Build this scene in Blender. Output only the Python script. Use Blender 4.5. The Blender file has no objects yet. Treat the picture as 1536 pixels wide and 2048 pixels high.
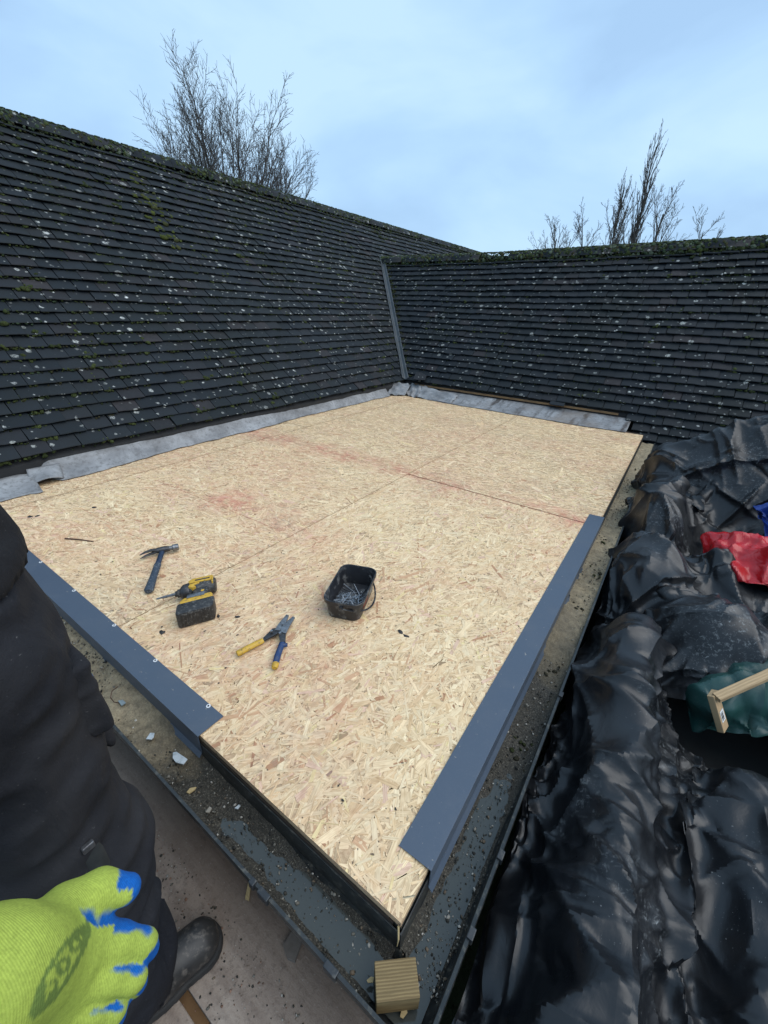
import bpy, bmesh, math, random
import numpy as np
from mathutils import Vector, Matrix, noise as mnoise

rng = np.random.default_rng(7)
random.seed(7)
scene = bpy.context.scene
COL = scene.collection

# ------------------------------------------------------------------ camera
CAM = np.array([0.14329766, -0.32344042, 1.05])
CR = np.array([[0.8182751566, 0.5738561717, 0.0333895525],      # right
               [0.2810668830, -0.3487586571, -0.8940742734],    # down
               [-0.5014251443, 0.7409834635, -0.4466725103]])   # forward
FPX = 820.56                                                    # focal length for a 1536 x 2048 frame
cam_d = bpy.data.cameras.new('camera')
cam_d.sensor_fit = 'VERTICAL'
cam_d.sensor_height = 36.0
cam_d.lens = FPX / 2048 * 36.0
cam_d.clip_start = 0.02
cam_d.clip_end = 2000
cam = bpy.data.objects.new('camera', cam_d)
COL.objects.link(cam)
M = Matrix.Identity(4)
for i in range(3):
    M[i][0], M[i][1], M[i][2], M[i][3] = CR[0][i], -CR[1][i], -CR[2][i], CAM[i]
cam.matrix_world = M
scene.camera = cam

# ------------------------------------------------------------------ sky
SUN_AZ, SUN_EL = 15.0, 55.0          # degrees; azimuth counter-clockwise from +X
world = bpy.data.worlds.new('World')
scene.world = world
world.use_nodes = True
wn, wl = world.node_tree.nodes, world.node_tree.links
wn.clear()
wo = wn.new('ShaderNodeOutputWorld')
bg = wn.new('ShaderNodeBackground')
sky = wn.new('ShaderNodeTexSky')
sky.sky_type = 'NISHITA'
sky.sun_disc = False
sky.sun_elevation = math.radians(SUN_EL)
sky.sun_rotation = math.radians(90 - SUN_AZ)
sky.air_density = 1.0
sky.dust_density = 1.6
sky.ozone_density = 1.6
tc = wn.new('ShaderNodeTexCoord')
mp = wn.new('ShaderNodeMapping')
mp.inputs['Scale'].default_value = (1.0, 1.0, 2.4)
mp.inputs['Location'].default_value = (3.1, 0.4, 0.2)
wl.new(tc.outputs['Generated'], mp.inputs['Vector'])
cn = wn.new('ShaderNodeTexNoise')
cn.inputs['Scale'].default_value = 2.3
cn.inputs['Detail'].default_value = 5
cn.inputs['Roughness'].default_value = 0.5
cn.inputs['Distortion'].default_value = 0.35
wl.new(mp.outputs[0], cn.inputs['Vector'])
cr = wn.new('ShaderNodeValToRGB')
cr.color_ramp.elements[0].position = 0.36
cr.color_ramp.elements[0].color = (3.15, 4.85, 7.0, 1)
cr.color_ramp.elements[1].position = 0.66
cr.color_ramp.elements[1].color = (4.5, 6.4, 8.3, 1)
e = cr.color_ramp.elements.new(0.5)
e.color = (3.7, 5.6, 7.8, 1)
wl.new(cn.outputs['Fac'], cr.inputs['Fac'])
mx = wn.new('ShaderNodeMix')
mx.data_type = 'RGBA'
mx.inputs[0].default_value = 0.86      # cloud cover over the clear sky
wl.new(sky.outputs[0], mx.inputs[6])
wl.new(cr.outputs[0], mx.inputs[7])
wl.new(mx.outputs[2], bg.inputs['Color'])
bg.inputs['Strength'].default_value = 0.086
wl.new(bg.outputs[0], wo.inputs['Surface'])

# ------------------------------------------------------------------ sun behind thin cloud
sd = bpy.data.lights.new('sun', 'SUN')
sd.energy = 1.35
sd.angle = math.radians(65)
sd.color = (1.0, 0.965, 0.92)
so = bpy.data.objects.new('sun', sd)
COL.objects.link(so)
az, el = math.radians(SUN_AZ), math.radians(SUN_EL)
to_sun = Vector((math.cos(az) * math.cos(el), math.sin(az) * math.cos(el), math.sin(el)))
so.rotation_euler = to_sun.to_track_quat('Z', 'Y').to_euler()
so.location = (0, 0, 30)

scene.view_settings.view_transform = 'Standard'
scene.view_settings.look = 'None'
scene.view_settings.exposure = 0.74
scene.view_settings.gamma = 1.0
scene.render.engine = 'CYCLES'
scene.cycles.max_bounces = 4
scene.cycles.diffuse_bounces = 3
scene.cycles.glossy_bounces = 3
scene.cycles.use_denoising = True
scene.cycles.caustics_reflective = False
scene.cycles.caustics_refractive = False


# ------------------------------------------------------------------ helpers
def tag(o, label=None, cat=None, group=None, kind=None):
    if label: o['label'] = label
    if cat: o['category'] = cat
    if group: o['group'] = group
    if kind: o['kind'] = kind
    return o


def empty(name, loc=(0, 0, 0)):
    o = bpy.data.objects.new(name, None)
    o.empty_display_size = 0.1
    o.location = loc
    COL.objects.link(o)
    return o


def link(name, me, parent=None):
    o = bpy.data.objects.new(name, me)
    COL.objects.link(o)
    if parent is not None:
        o.parent = parent
        o.matrix_parent_inverse = Matrix.Translation(-Vector(parent.location))
    return o


def make_mesh(name, verts, faces, mat=None, smooth=False):
    me = bpy.data.meshes.new(name)
    me.from_pydata([tuple(map(float, v)) for v in verts], [], [tuple(map(int, f)) for f in faces])
    if mat is not None:
        me.materials.append(mat)
    if smooth:
        me.polygons.foreach_set('use_smooth', np.ones(len(me.polygons), dtype=bool))
    me.update()
    return me


def np_mesh(name, V, F, mat=None, smooth=False, uv=None, col=None):
    """Fast mesh from arrays; F is (n,3) or (n,4); uv per vertex; col per vertex (rgb) -> attribute 'tint'."""
    V = np.asarray(V, np.float32); F = np.asarray(F, np.int32)
    me = bpy.data.meshes.new(name)
    k = F.shape[1]
    me.vertices.add(len(V)); me.vertices.foreach_set('co', V.ravel())
    me.loops.add(F.size); me.loops.foreach_set('vertex_index', F.ravel())
    me.polygons.add(len(F))
    me.polygons.foreach_set('loop_start', np.arange(0, F.size, k, dtype=np.int32))
    me.polygons.foreach_set('loop_total', np.full(len(F), k, np.int32))
    if smooth:
        me.polygons.foreach_set('use_smooth', np.ones(len(F), dtype=bool))
    me.update(calc_edges=True)
    if uv is not None:
        l = me.uv_layers.new(name='UVMap')
        l.data.foreach_set('uv', np.asarray(uv, np.float32)[F.ravel()].ravel())
    if col is not None:
        a = me.attributes.new('tint', 'FLOAT_COLOR', 'POINT')
        c = np.ones((len(V), 4), np.float32); c[:, :3] = col
        a.data.foreach_set('color', c.ravel())
    if mat is not None:
        me.materials.append(mat)
    return me


class MB:
    """Collects shapes into one mesh."""
    def __init__(self):
        self.v, self.f = [], []

    def add(self, vs, fs):
        o = len(self.v)
        self.v += [tuple(map(float, p)) for p in vs]
        self.f += [tuple(i + o for i in f) for f in fs]
        return self

    def box(self, c, s, R=None, taper=1.0):
        hx, hy, hz = s[0] / 2, s[1] / 2, s[2] / 2
        P = []
        for z in (-hz, hz):
            k = taper if z > 0 else 1.0
            for x, y in ((-hx, -hy), (hx, -hy), (hx, hy), (-hx, hy)):
                P.append((x * k, y * k, z))
        P = np.array(P)
        if R is not None: P = P @ np.array(R).T
        return self.add(P + np.array(c), [(0, 3, 2, 1), (4, 5, 6, 7), (0, 1, 5, 4), (1, 2, 6, 5), (2, 3, 7, 6), (3, 0, 4, 7)])

    def tube(self, pts, rad, n=8, caps=True, flat=1.0):
        pts = [Vector(p) for p in pts]
        if not hasattr(rad, '__len__'): rad = [rad] * len(pts)
        rings = []
        up = None
        for i, p in enumerate(pts):
            d = (pts[min(i + 1, len(pts) - 1)] - pts[max(i - 1, 0)]).normalized()
            if up is None:
                up = Vector((0, 0, 1)) if abs(d.z) < 0.9 else Vector((1, 0, 0))
            s = d.cross(up).normalized(); u = s.cross(d).normalized(); up = u
            rings.append([p + (s * math.cos(2 * math.pi * k / n) + u * flat * math.sin(2 * math.pi * k / n)) * rad[i] for k in range(n)])
        vs = [q for r in rings for q in r]
        fs = []
        for i in range(len(pts) - 1):
            for k in range(n):
                a, b = i * n + k, i * n + (k + 1) % n
                fs.append((a, b, b + n, a + n))
        if caps:
            fs.append(tuple(range(n - 1, -1, -1)))
            fs.append(tuple((len(pts) - 1) * n + k for k in range(n)))
        return self.add(vs, fs)

    def prism(self, poly, z0, z1, T=None):
        """Extrude a 2-D polygon (counter-clockwise) from z0 to z1; T maps (x,y,z) points."""
        n = len(poly)
        P = [(x, y, z0) for x, y in poly] + [(x, y, z1) for x, y in poly]
        if T is not None: P = [T(p) for p in P]
        fs = [tuple(range(n - 1, -1, -1)), tuple(range(n, 2 * n))]
        fs += [(k, (k + 1) % n, n + (k + 1) % n, n + k) for k in range(n)]
        return self.add(P, fs)

    def build(self, name, mat, parent=None, smooth=False, bevel=0, seg=2, angle=40):
        me = make_mesh(name, self.v, self.f, mat, smooth)
        bm = bmesh.new(); bm.from_mesh(me)
        bmesh.ops.recalc_face_normals(bm, faces=bm.faces)
        if bevel:
            ed = [e for e in bm.edges if e.is_manifold and e.calc_face_angle(0) > math.radians(angle)]
            bmesh.ops.bevel(bm, geom=ed, offset=bevel, segments=seg, affect='EDGES', profile=0.6, clamp_overlap=True)
        bm.to_mesh(me); bm.free()
        if smooth:
            me.polygons.foreach_set('use_smooth', np.ones(len(me.polygons), dtype=bool))
            me.set_sharp_from_angle(angle=math.radians(38))
        return link(name, me, parent)


def fbm(P, scale, octaves=3, seed=0.0):
    """Smooth value noise on an (n,3) array, about -1..1."""
    P = np.asarray(P, float) * scale + seed
    out = np.zeros(len(P)); amp = 1.0; tot = 0
    for o in range(octaves):
        i = np.floor(P).astype(np.int64); f = P - i; f = f * f * (3 - 2 * f)
        r = 0
        for dx in (0, 1):
            for dy in (0, 1):
                for dz in (0, 1):
                    h = (i[:, 0] + dx) * 374761393 + (i[:, 1] + dy) * 668265263 + (i[:, 2] + dz) * 2147483647 + o * 97531
                    h = (h ^ (h >> 13)) * 1274126177
                    h = ((h ^ (h >> 16)) & 0xffff) / 32767.5 - 1
                    w = (f[:, 0] if dx else 1 - f[:, 0]) * (f[:, 1] if dy else 1 - f[:, 1]) * (f[:, 2] if dz else 1 - f[:, 2])
                    r = r + w * h
        out += amp * r; tot += amp
        P = P * 2.03 + 17.1; amp *= 0.5
    return out / tot * 1.5


# ------------------------------------------------------------------ material helpers
class NT:
    def __init__(self, name):
        self.m = bpy.data.materials.new(name)
        self.m.use_nodes = True
        self.n, self.l = self.m.node_tree.nodes, self.m.node_tree.links
        self.b = self.n['Principled BSDF']

    def node(self, t, **kw):
        x = self.n.new(t)
        for k, v in kw.items(): setattr(x, k, v)
        return x

    def put(self, sock, val):
        if hasattr(val, 'is_output'): self.l.new(val, sock)
        else: sock.default_value = val

    def pos(self):
        return self.node('ShaderNodeNewGeometry').outputs['Position']

    def obj(self):
        return self.node('ShaderNodeTexCoord').outputs['Object']

    def mapping(self, vec, scale=(1, 1, 1), rot=(0, 0, 0), loc=(0, 0, 0)):
        x = self.node('ShaderNodeMapping')
        self.l.new(vec, x.inputs[0])
        x.inputs['Scale'].default_value = scale; x.inputs['Rotation'].default_value = rot; x.inputs['Location'].default_value = loc
        return x.outputs[0]

    def noise(self, vec, scale, detail=4, rough=0.55, dist=0.0, out='Fac'):
        x = self.node('ShaderNodeTexNoise')
        self.l.new(vec, x.inputs['Vector'])
        x.inputs['Scale'].default_value = scale; x.inputs['Detail'].default_value = detail
        x.inputs['Roughness'].default_value = rough; x.inputs['Distortion'].default_value = dist
        return x.outputs[out]

    def voronoi(self, vec, scale, feature='F1', out='Distance', rnd=1.0):
        x = self.node('ShaderNodeTexVoronoi', feature=feature)
        self.l.new(vec, x.inputs['Vector'])
        x.inputs['Scale'].default_value = scale; x.inputs['Randomness'].default_value = rnd
        return x.outputs[out]

    def ramp(self, fac, stops, interp='LINEAR'):
        x = self.node('ShaderNodeValToRGB')
        x.color_ramp.interpolation = interp
        el = x.color_ramp.elements
        while len(el) < len(stops): el.new(0.5)
        for e_, (p, c) in zip(el, stops):
            e_.position = p
            e_.color = (*c, 1) if hasattr(c, '__len__') else (c, c, c, 1)
        self.l.new(fac, x.inputs[0])
        return x.outputs[0]

    def math(self, op, a, b=0.0, c=None, clamp=False):
        x = self.node('ShaderNodeMath', operation=op, use_clamp=clamp)
        self.put(x.inputs[0], a); self.put(x.inputs[1], b)
        if c is not None: self.put(x.inputs[2], c)
        return x.outputs[0]

    def mix(self, fac, a, b, blend='MIX'):
        x = self.node('ShaderNodeMix', data_type='RGBA', blend_type=blend)
        self.put(x.inputs[0], fac)
        for s, v in ((x.inputs[6], a), (x.inputs[7], b)):
            if hasattr(v, 'is_output'): self.l.new(v, s)
            else: s.default_value = (*v, 1)
        return x.outputs[2]

    def sep(self, vec):
        x = self.node('ShaderNodeSeparateXYZ'); self.l.new(vec, x.inputs[0]); return x.outputs

    def bump(self, h, strength=0.3, dist=0.002, normal=None):
        x = self.node('ShaderNodeBump')
        x.inputs['Strength'].default_value = strength; x.inputs['Distance'].default_value = dist
        self.l.new(h, x.inputs['Height'])
        if normal is not None: self.l.new(normal, x.inputs['Normal'])
        self.l.new(x.outputs[0], self.b.inputs['Normal'])
        return x.outputs[0]

    def done(self, color=None, rough=None, metal=None, spec=None):
        for s, v in (('Base Color', color), ('Roughness', rough), ('Metallic', metal), ('Specular IOR Level', spec)):
            if v is None: continue
            if hasattr(v, 'is_output'): self.l.new(v, self.b.inputs[s])
            elif hasattr(v, '__len__'): self.b.inputs[s].default_value = (*v, 1)
            else: self.b.inputs[s].default_value = v
        return self.m


def simple(name, c1, c2=None, scale=30, rough=0.5, metal=0.0, bump=0.0, bdist=0.001, stretch=(1, 1, 1), spec=0.5, dirt=None, dirt_amt=0.0, dirt_scale=25):
    t = NT(name)
    v = t.mapping(t.obj(), scale=stretch)
    n = t.noise(v, scale, 5, 0.6)
    c2 = c2 or tuple(x * 0.75 for x in c1)
    c = t.ramp(n, [(0.3, c1), (0.7, c2)])
    if dirt is not None:
        d = t.noise(t.obj(), dirt_scale, 6, 0.68)
        d = t.ramp(d, [(0.52, 0.0), (0.66, 1.0)])
        c = t.mix(t.math('MULTIPLY', d, dirt_amt), c, dirt)
    r = t.math('ADD', t.math('MULTIPLY', n, 0.25), rough - 0.12)
    if bump: t.bump(n, bump, bdist)
    return t.done(c, r, metal, spec)

# ================================================================== the ground far below and the two tiled roofs
def m_ground():
    t = NT('grass_ground')
    n = t.noise(t.pos(), 0.4, 6)
    n2 = t.noise(t.pos(), 9, 4)
    c = t.ramp(n, [(0.35, (0.035, 0.06, 0.02)), (0.65, (0.07, 0.085, 0.035))])
    c = t.mix(t.ramp(n2, [(0.45, 0.0), (0.7, 0.6)]), c, (0.09, 0.075, 0.045))
    t.bump(n2, 0.5, 0.05)
    return t.done(c, 0.9)


me = make_mesh('ground', [(-900, -900, -3.1), (900, -900, -3.1), (900, 900, -3.1), (-900, 900, -3.1)], [(0, 1, 2, 3)], m_ground())
tag(link('ground', me), 'rough grass ground around the building', kind='structure')

XE, YE, ZE = -3.022, 4.742, 0.13       # eaves lines of the two roofs
PITCH = 0.80
TL, TR = 2.195, 1.575                   # plan run from eaves to ridge
CP, SP, TP = math.cos(PITCH), math.sin(PITCH), math.tan(PITCH)
GAUGE, TW, TT = 0.100, 0.165, 0.0235


def m_tile():
    t = NT('slate_grey_plain_tile')
    p = t.pos()
    oi = t.node('ShaderNodeObjectInfo').outputs['Random']
    at = t.node('ShaderNodeAttribute', attribute_name='tint').outputs['Fac']
    rnd = t.math('FRACT', t.math('ADD', oi, at))
    n1 = t.noise(p, 1.5, 3, 0.65)
    n2 = t.noise(p, 26, 4, 0.68)
    n3 = t.noise(p, 160, 1, 0.6)
    c = t.ramp(rnd, [(0.0, (0.0060, 0.0100, 0.0140)), (0.35, (0.0100, 0.0148, 0.0195)), (0.7, (0.0135, 0.0178, 0.0220)), (0.95, (0.0185, 0.0185, 0.0215)), (1.0, (0.032, 0.028, 0.030))])
    c = t.mix(t.ramp(n2, [(0.42, 0.0), (0.72, 0.5)]), c, (0.017, 0.019, 0.021))
    c = t.mix(t.ramp(n1, [(0.42, 0.0), (0.68, 0.5)]), c, (0.009, 0.013, 0.011))
    # pale crusts of lichen: round spots of several sizes, thinned out by a broad noise
    warp = t.noise(p, 55, 1, 0.5, out='Color')
    wv = t.node('ShaderNodeVectorMath', operation='SCALE')
    t.l.new(warp, wv.inputs[0]); wv.inputs['Scale'].default_value = 0.020
    pv = t.node('ShaderNodeVectorMath', operation='ADD')
    t.l.new(p, pv.inputs[0]); t.l.new(wv.outputs[0], pv.inputs[1])
    dens = n1
    tot = None
    for sc, rad, thr, amt in ((6.5, 0.17, 0.46, 1.0), (12.0, 0.23, 0.40, 0.85), (23.0, 0.27, 0.42, 0.65)):
        vo = t.node('ShaderNodeTexVoronoi'); vo.inputs['Scale'].default_value = sc
        t.l.new(pv.outputs[0], vo.inputs['Vector'])
        s = t.sep(vo.outputs['Color'])
        rr = t.math('MULTIPLY', t.math('ADD', t.math('MULTIPLY', t.math('POWER', s[1], 1.6), 0.95), 0.25), rad)
        inside = t.ramp(t.math('SUBTRACT', t.math('SUBTRACT', rr, vo.outputs['Distance']), -0.5), [(0.49, 0.0), (0.535, 1.0)])
        keep = t.math('GREATER_THAN', t.math('ADD', s[0], t.math('MULTIPLY', t.math('SUBTRACT', dens, 0.5), 1.5)), thr)
        k = t.math('MULTIPLY', t.math('MULTIPLY', inside, keep), t.math('MULTIPLY', t.math('ADD', t.math('MULTIPLY', s[2], 0.75), 0.25), amt))
        tot = k if tot is None else t.math('MAXIMUM', tot, k)
    brk = t.ramp(t.noise(p, 90, 2, 0.7), [(0.36, 0.12), (0.56, 1.0)])
    tot = t.math('MULTIPLY', tot, brk)
    lc = t.ramp(n2, [(0.35, (0.40, 0.41, 0.36)), (0.65, (0.66, 0.67, 0.64))])
    c = t.mix(tot, c, lc)
    h = t.math('ADD', t.math('MULTIPLY', n2, 0.7), t.math('ADD', t.math('MULTIPLY', n3, 0.5), t.math('MULTIPLY', tot, 0.4)))
    t.bump(h, 0.55, 0.004)
    return t.done(c, t.math('ADD', t.math('MULTIPLY', n2, 0.35), 0.52), None, 0.22)


def m_moss(name, a, b, c3):
    t = NT(name)
    p = t.pos()
    at = t.node('ShaderNodeAttribute', attribute_name='tint').outputs['Color']
    n = t.noise(p, 120, 4, 0.7)
    c = t.mix(1.0, at, t.ramp(n, [(0.3, (0.45, 0.45, 0.45)), (0.7, (1.35, 1.35, 1.25))]), 'MULTIPLY')
    t.bump(n, 1.0, 0.012)
    return t.done(c, 0.95, None, 0.15)


TILE = m_tile()
MOSS = m_moss('moss', 0, 0, 0)
UNDER = simple('roofing_felt', (0.02, 0.02, 0.021), (0.03, 0.03, 0.03), 12, 0.9)
BATTEN = simple('sawn_batten', (0.34, 0.20, 0.09), (0.20, 0.115, 0.055), 9, 0.75, stretch=(1, 1, 6), bump=0.3)


def tile_mesh(seed):
    """A plain tile 165 x 200 mm: x along the course, y up the slope from the tail, a slightly chipped tail edge."""
    r = random.Random(seed)
    L, w, k = 0.205, TW / 2 - 0.0024, 0.225
    nx = 5
    V, F = [], []
    xs = [-w + 2 * w * i / (nx - 1) for i in range(nx)]
    ys = [0, 0.006, L]
    cam_h = [-0.0012 * (x / w) ** 2 for x in xs]
    chip = [r.uniform(-0.0028, 0.0028) for _ in xs]
    if r.random() < 0.35: chip[r.choice((0, nx - 1))] += 0.009
    for j, y in enumerate(ys):
        for i, x in enumerate(xs):
            yy = y + (chip[i] if j < 2 else 0)
            top = TT - (0.0035 if j == 0 else 0) + cam_h[i]
            V.append((x, yy, top - k * yy))
    n = len(V)
    for i, x in enumerate(xs):
        V.append((x, chip[i] + 0.004, 0.0105 + cam_h[i]))
    for i, x in enumerate(xs):
        V.append((x, L, -k * L + cam_h[i]))
    for j in range(2):
        for i in range(nx - 1):
            a = j * nx + i
            F.append((a, a + 1, a + nx + 1, a + nx))
    for i in range(nx - 1):
        F.append((n + i, n + i + 1, i + 1, i))
    F.append((0, nx, 2 * nx, n + nx, n))
    F.append((nx - 1, n + nx - 1, n + 2 * nx - 1, 3 * nx - 1, 2 * nx - 1))
    return V, F


TILE_DATA = [tile_mesh(s) for s in range(8)]
TILE_ME = [make_mesh('tile', v, f, TILE) for v, f in TILE_DATA]


def frame_left(a, s, h=0.0):
    """Point on the main roof: a along +Y, s up the slope, h off the plane."""
    return np.array([XE - s * CP + h * SP, a, ZE + s * SP + h * CP])


def wing_lift(a, s):
    return 0.020 * max(0.0, a + 2.5) * s / 2.3      # the wing's ridge climbs slightly to the right


def frame_right(a, s, h=0.0):
    return np.array([a, YE + s * CP - h * SP, ZE + s * SP + h * CP + wing_lift(a, s)])


MAT_L = np.array([[0, -CP, SP], [1, 0, 0], [0, SP, CP]])       # columns: along, up-slope, normal
MAT_R = np.array([[1, 0, 0], [0, CP, -SP], [0, SP, CP]])


def to_px(P):
    q = CR @ (np.asarray(P) - CAM)
    return 768 + FPX * q[0] / q[2], 1024 + FPX * q[1] / q[2], q[2]


SL, SR = TL / CP, TR / CP               # slope lengths


def lay_tiles(root, frame, RM, cells, n_single, seed, smax):
    """cells: list of (a, s). The largest in view become single objects, the rest one joined part."""
    r = random.Random(seed)
    items = []
    for a, s in cells:
        P = frame(a, s)
        x, y, d = to_px(P)
        vis = d > 0.3 and -20 < x < 1556 and -20 < y < 2068
        if vis and to_px(frame(a, s + .05))[0] < 0: vis = True
        items.append((d if vis else 1e3 + d, a, s))
    items.sort()
    rest_v, rest_f, rest_t = [], [], []
    off = 0
    for i, (d, a, s) in enumerate(items):
        k = r.randrange(8)
        sag = 0.004 * math.sin(a * 2.1 + s * 3) + 0.003 * math.sin(a * 5.3)
        P = frame(a + r.uniform(-.002, .002), s + r.uniform(-.004, .004) + 0.004 * math.sin(a * 1.7), 0.016 + sag + r.uniform(-.002, .004))
        tw = r.gauss(0, 0.010); tlt = r.gauss(0, 0.008); rol = r.gauss(0, 0.018)
        if r.random() < 0.03: tw *= 3; tlt += 0.02
        L = np.array(Matrix.Rotation(tw, 3, 'Z') @ Matrix.Rotation(tlt, 3, 'X') @ Matrix.Rotation(rol, 3, 'Y'))
        A = RM @ L
        if s + .215 > smax: A = A * np.array([1, max(.3, (smax - s) / .215), 1])   # short tiles under the ridge
        if i < n_single:
            o = link('tile', TILE_ME[k], root)
            m = Matrix.Identity(4)
            for ii in range(3):
                for jj in range(3): m[ii][jj] = A[ii][jj]
                m[ii][3] = P[ii]
            o.matrix_basis = m
        else:
            V, F = TILE_DATA[k]
            V = np.array(V) @ A.T + P
            rest_v.append(V); rest_t.append(np.full(len(V), r.random()))
            rest_f += [tuple(q + off for q in f) for f in F]
            off += len(V)
    V = np.concatenate(rest_v); T = np.concatenate(rest_t)
    me = make_mesh('tile', V, rest_f, TILE)
    at = me.attributes.new('tint', 'FLOAT_COLOR', 'POINT')
    c = np.ones((len(V), 4), np.float32); c[:, :3] = T[:, None]
    at.data.foreach_set('color', c.ravel())
    o = link('tile_courses', me, root)
    tag(o, kind='stuff')


# ---- icosphere template for moss cushions
def ico(sub):
    bm = bmesh.new()
    bmesh.ops.create_icosphere(bm, subdivisions=sub, radius=1)
    V = np.array([v.co[:] for v in bm.verts]); F = np.array([[v.index for v in f.verts] for f in bm.faces])
    bm.free()
    return V, F


ICO1, ICO2 = ico(1), ico(2)


MOSS_VAR = {f: [ (T_[0] * np.array([rng.uniform(.7, 1.4), rng.uniform(.7, 1.4), 1.0]) * (1 + 0.38 * fbm(T_[0] + rng.uniform(0, 90), 1.9, 2)[:, None])) for _ in range(14)] for f, T_ in ((False, ICO1), (True, ICO2))}


def moss_mesh(name, spots, parent):
    """spots: (P, size, normal, squash, colour, fine)."""
    VV, FF, CC = [], [], []
    off = 0
    for P, size, nrm, sq, colr, fine in spots:
        F = (ICO2 if fine else ICO1)[1]
        W = MOSS_VAR[fine][rng.integers(14)]
        an = rng.uniform(0, 6.283)
        n = np.array(nrm, float); n /= np.linalg.norm(n)
        e1 = np.cross(n, (0.3, 0.5, 0.81)); e1 /= np.linalg.norm(e1); e2 = np.cross(n, e1)
        e1, e2 = e1 * math.cos(an) + e2 * math.sin(an), e2 * math.cos(an) - e1 * math.sin(an)
        B = np.stack([e1 * size, e2 * size, n * size * sq])
        VV.append(W @ B + P); FF.append(F + off); off += len(W)
        CC.append(np.tile(np.array(colr) * rng.uniform(.75, 1.25), (len(W), 1)))
    me = np_mesh(name, np.concatenate(VV), np.concatenate(FF), MOSS, True, col=np.concatenate(CC))
    o = link(name, me, parent)
    tag(o, kind='stuff')
    return o


MOSS_COL = [(0.024, 0.034, 0.013), (0.038, 0.050, 0.018), (0.018, 0.020, 0.011), (0.056, 0.070, 0.024), (0.040, 0.037, 0.019), (0.038, 0.058, 0.034), (0.085, 0.105, 0.075)]


# ---- main roof on the left
main_roof = empty('tiled_roof', (XE, 2, ZE))
tag(main_roof, 'taller dark plain tiled roof with lichen and mossy ridge on the left', 'roof')
# slab under the tiles (both slopes and gable), reaching down to the wall below
y0, y1 = -4.0, 13.2
h = -0.012
rx, rz = XE - TL, ZE + SL * SP
V = [frame_left(y0, -0.02, h), frame_left(y1, -0.02, h), frame_left(y1, SL, h), frame_left(y0, SL, h),
     (rx - TL, y0, ZE), (rx - TL, y1, ZE)]
V += [(v[0], v[1], -3.1) for v in (V[0], V[1], V[4], V[5])]
V[6] = (XE - .05, y0, -3.1); V[7] = (XE - .05, y1, -3.1)
F = [(0, 1, 2, 3), (3, 2, 5, 4), (0, 3, 4, 8, 6), (1, 7, 9, 5, 2), (0, 6, 7, 1), (4, 5, 9, 8)]
link('underlay', make_mesh('underlay', V, F, UNDER), main_roof)
cells = []
nc = int((SL - 0.03) / GAUGE) + 1
for c in range(nc):
    s = c * GAUGE
    a = y0 + (c % 2) * TW / 2
    while a < y1:
        tl = s * CP
        ok = True
        if a > YE - .02:
            tr = a - YE
            if tr < 2 * TR:
                need = TR - abs(tr - TR)
                if tl + 0.20 < need: ok = False
        if a < -1.5 and c < 6: ok = a > -2.5
        if a < -2.2: ok = False
        if ok: cells.append((a, s))
        a += TW
lay_tiles(main_roof, frame_left, MAT_L, cells, 300, 3, SL)


def ridge_tile_mesh(r=0.115, length=0.45, t=0.014):
    """Half-round ridge tile along +x, with thickness."""
    n = 8
    P = []
    for x in (0, length):
        for rad in (r, r - t):
            for k in range(n + 1):
                an = math.radians(8 + 164 * k / n)
                P.append((x, rad * math.cos(an), rad * math.sin(an) - 0.055))
    m = n + 1
    F = []
    for k in range(n):
        F.append((k, k + 1, 2 * m + k + 1, 2 * m + k))
        F.append((m + k + 1, m + k, 3 * m + k, 3 * m + k + 1))
        F.append((k + 1, k, m + k, m + k + 1))
        F.append((2 * m + k, 2 * m + k + 1, 3 * m + k + 1, 3 * m + k))
    for k in (0, n):
        F.append((k, 2 * m + k, 3 * m + k, m + k))
    return make_mesh('ridge_tile', P, F, TILE, True)


RIDGE_ME = ridge_tile_mesh()


def ridge(root, p0, p1):
    p0, p1 = Vector(p0), Vector(p1)
    d = p1 - p0
    n = int(d.length / 0.452)
    ex = d.normalized(); ey = Vector((0, 0, 1)).cross(ex).normalized(); ez = ex.cross(ey)
    q = Matrix((ex, ey, ez)).transposed()
    for i in range(n):
        o = link('ridge_tile', RIDGE_ME, root)
        loc = p0 + d.normalized() * (i * 0.452)
        o.matrix_basis = Matrix.Translation(loc + Vector((0, 0, random.uniform(-.004, .004)))) @ q.to_4x4() @ Matrix.Rotation(random.gauss(0, .012), 4, 'Z')


ridge(main_roof, (rx, -1.5, rz), (rx, y1, rz))
# moss: ridge cushions, streaks below the ridge, tufts on tile tails
spots = []
for i in range(4300):
    a = -0.2 + 13.2 * rng.random() ** 1.3
    an = rng.uniform(-0.25, 1.75)                      # round the ridge tile, mostly the near side and the crest
    P = np.array([rx + 0.108 * math.sin(an), a, rz - 0.055 + 0.116 * math.cos(an)])
    spots.append((P, rng.uniform(.006, .020), (math.sin(an), 0, math.cos(an)), rng.uniform(.25, .6), tuple(1.2 * q for q in MOSS_COL[rng.choice(7, p=[.16, .2, .10, .14, .10, .14, .16])]), rng.random() < .25))
for i in range(1300):
    a = -0.2 + 12.5 * rng.random() ** 1.2
    s = SL - 0.08 - abs(rng.normal(0, .16))
    s = math.floor(s / GAUGE) * GAUGE + rng.uniform(-.01, .03)
    spots.append((frame_left(a, s, 0.026), rng.uniform(.008, .022), (SP, 0, CP), .55, MOSS_COL[rng.integers(0, 6)], False))
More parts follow.
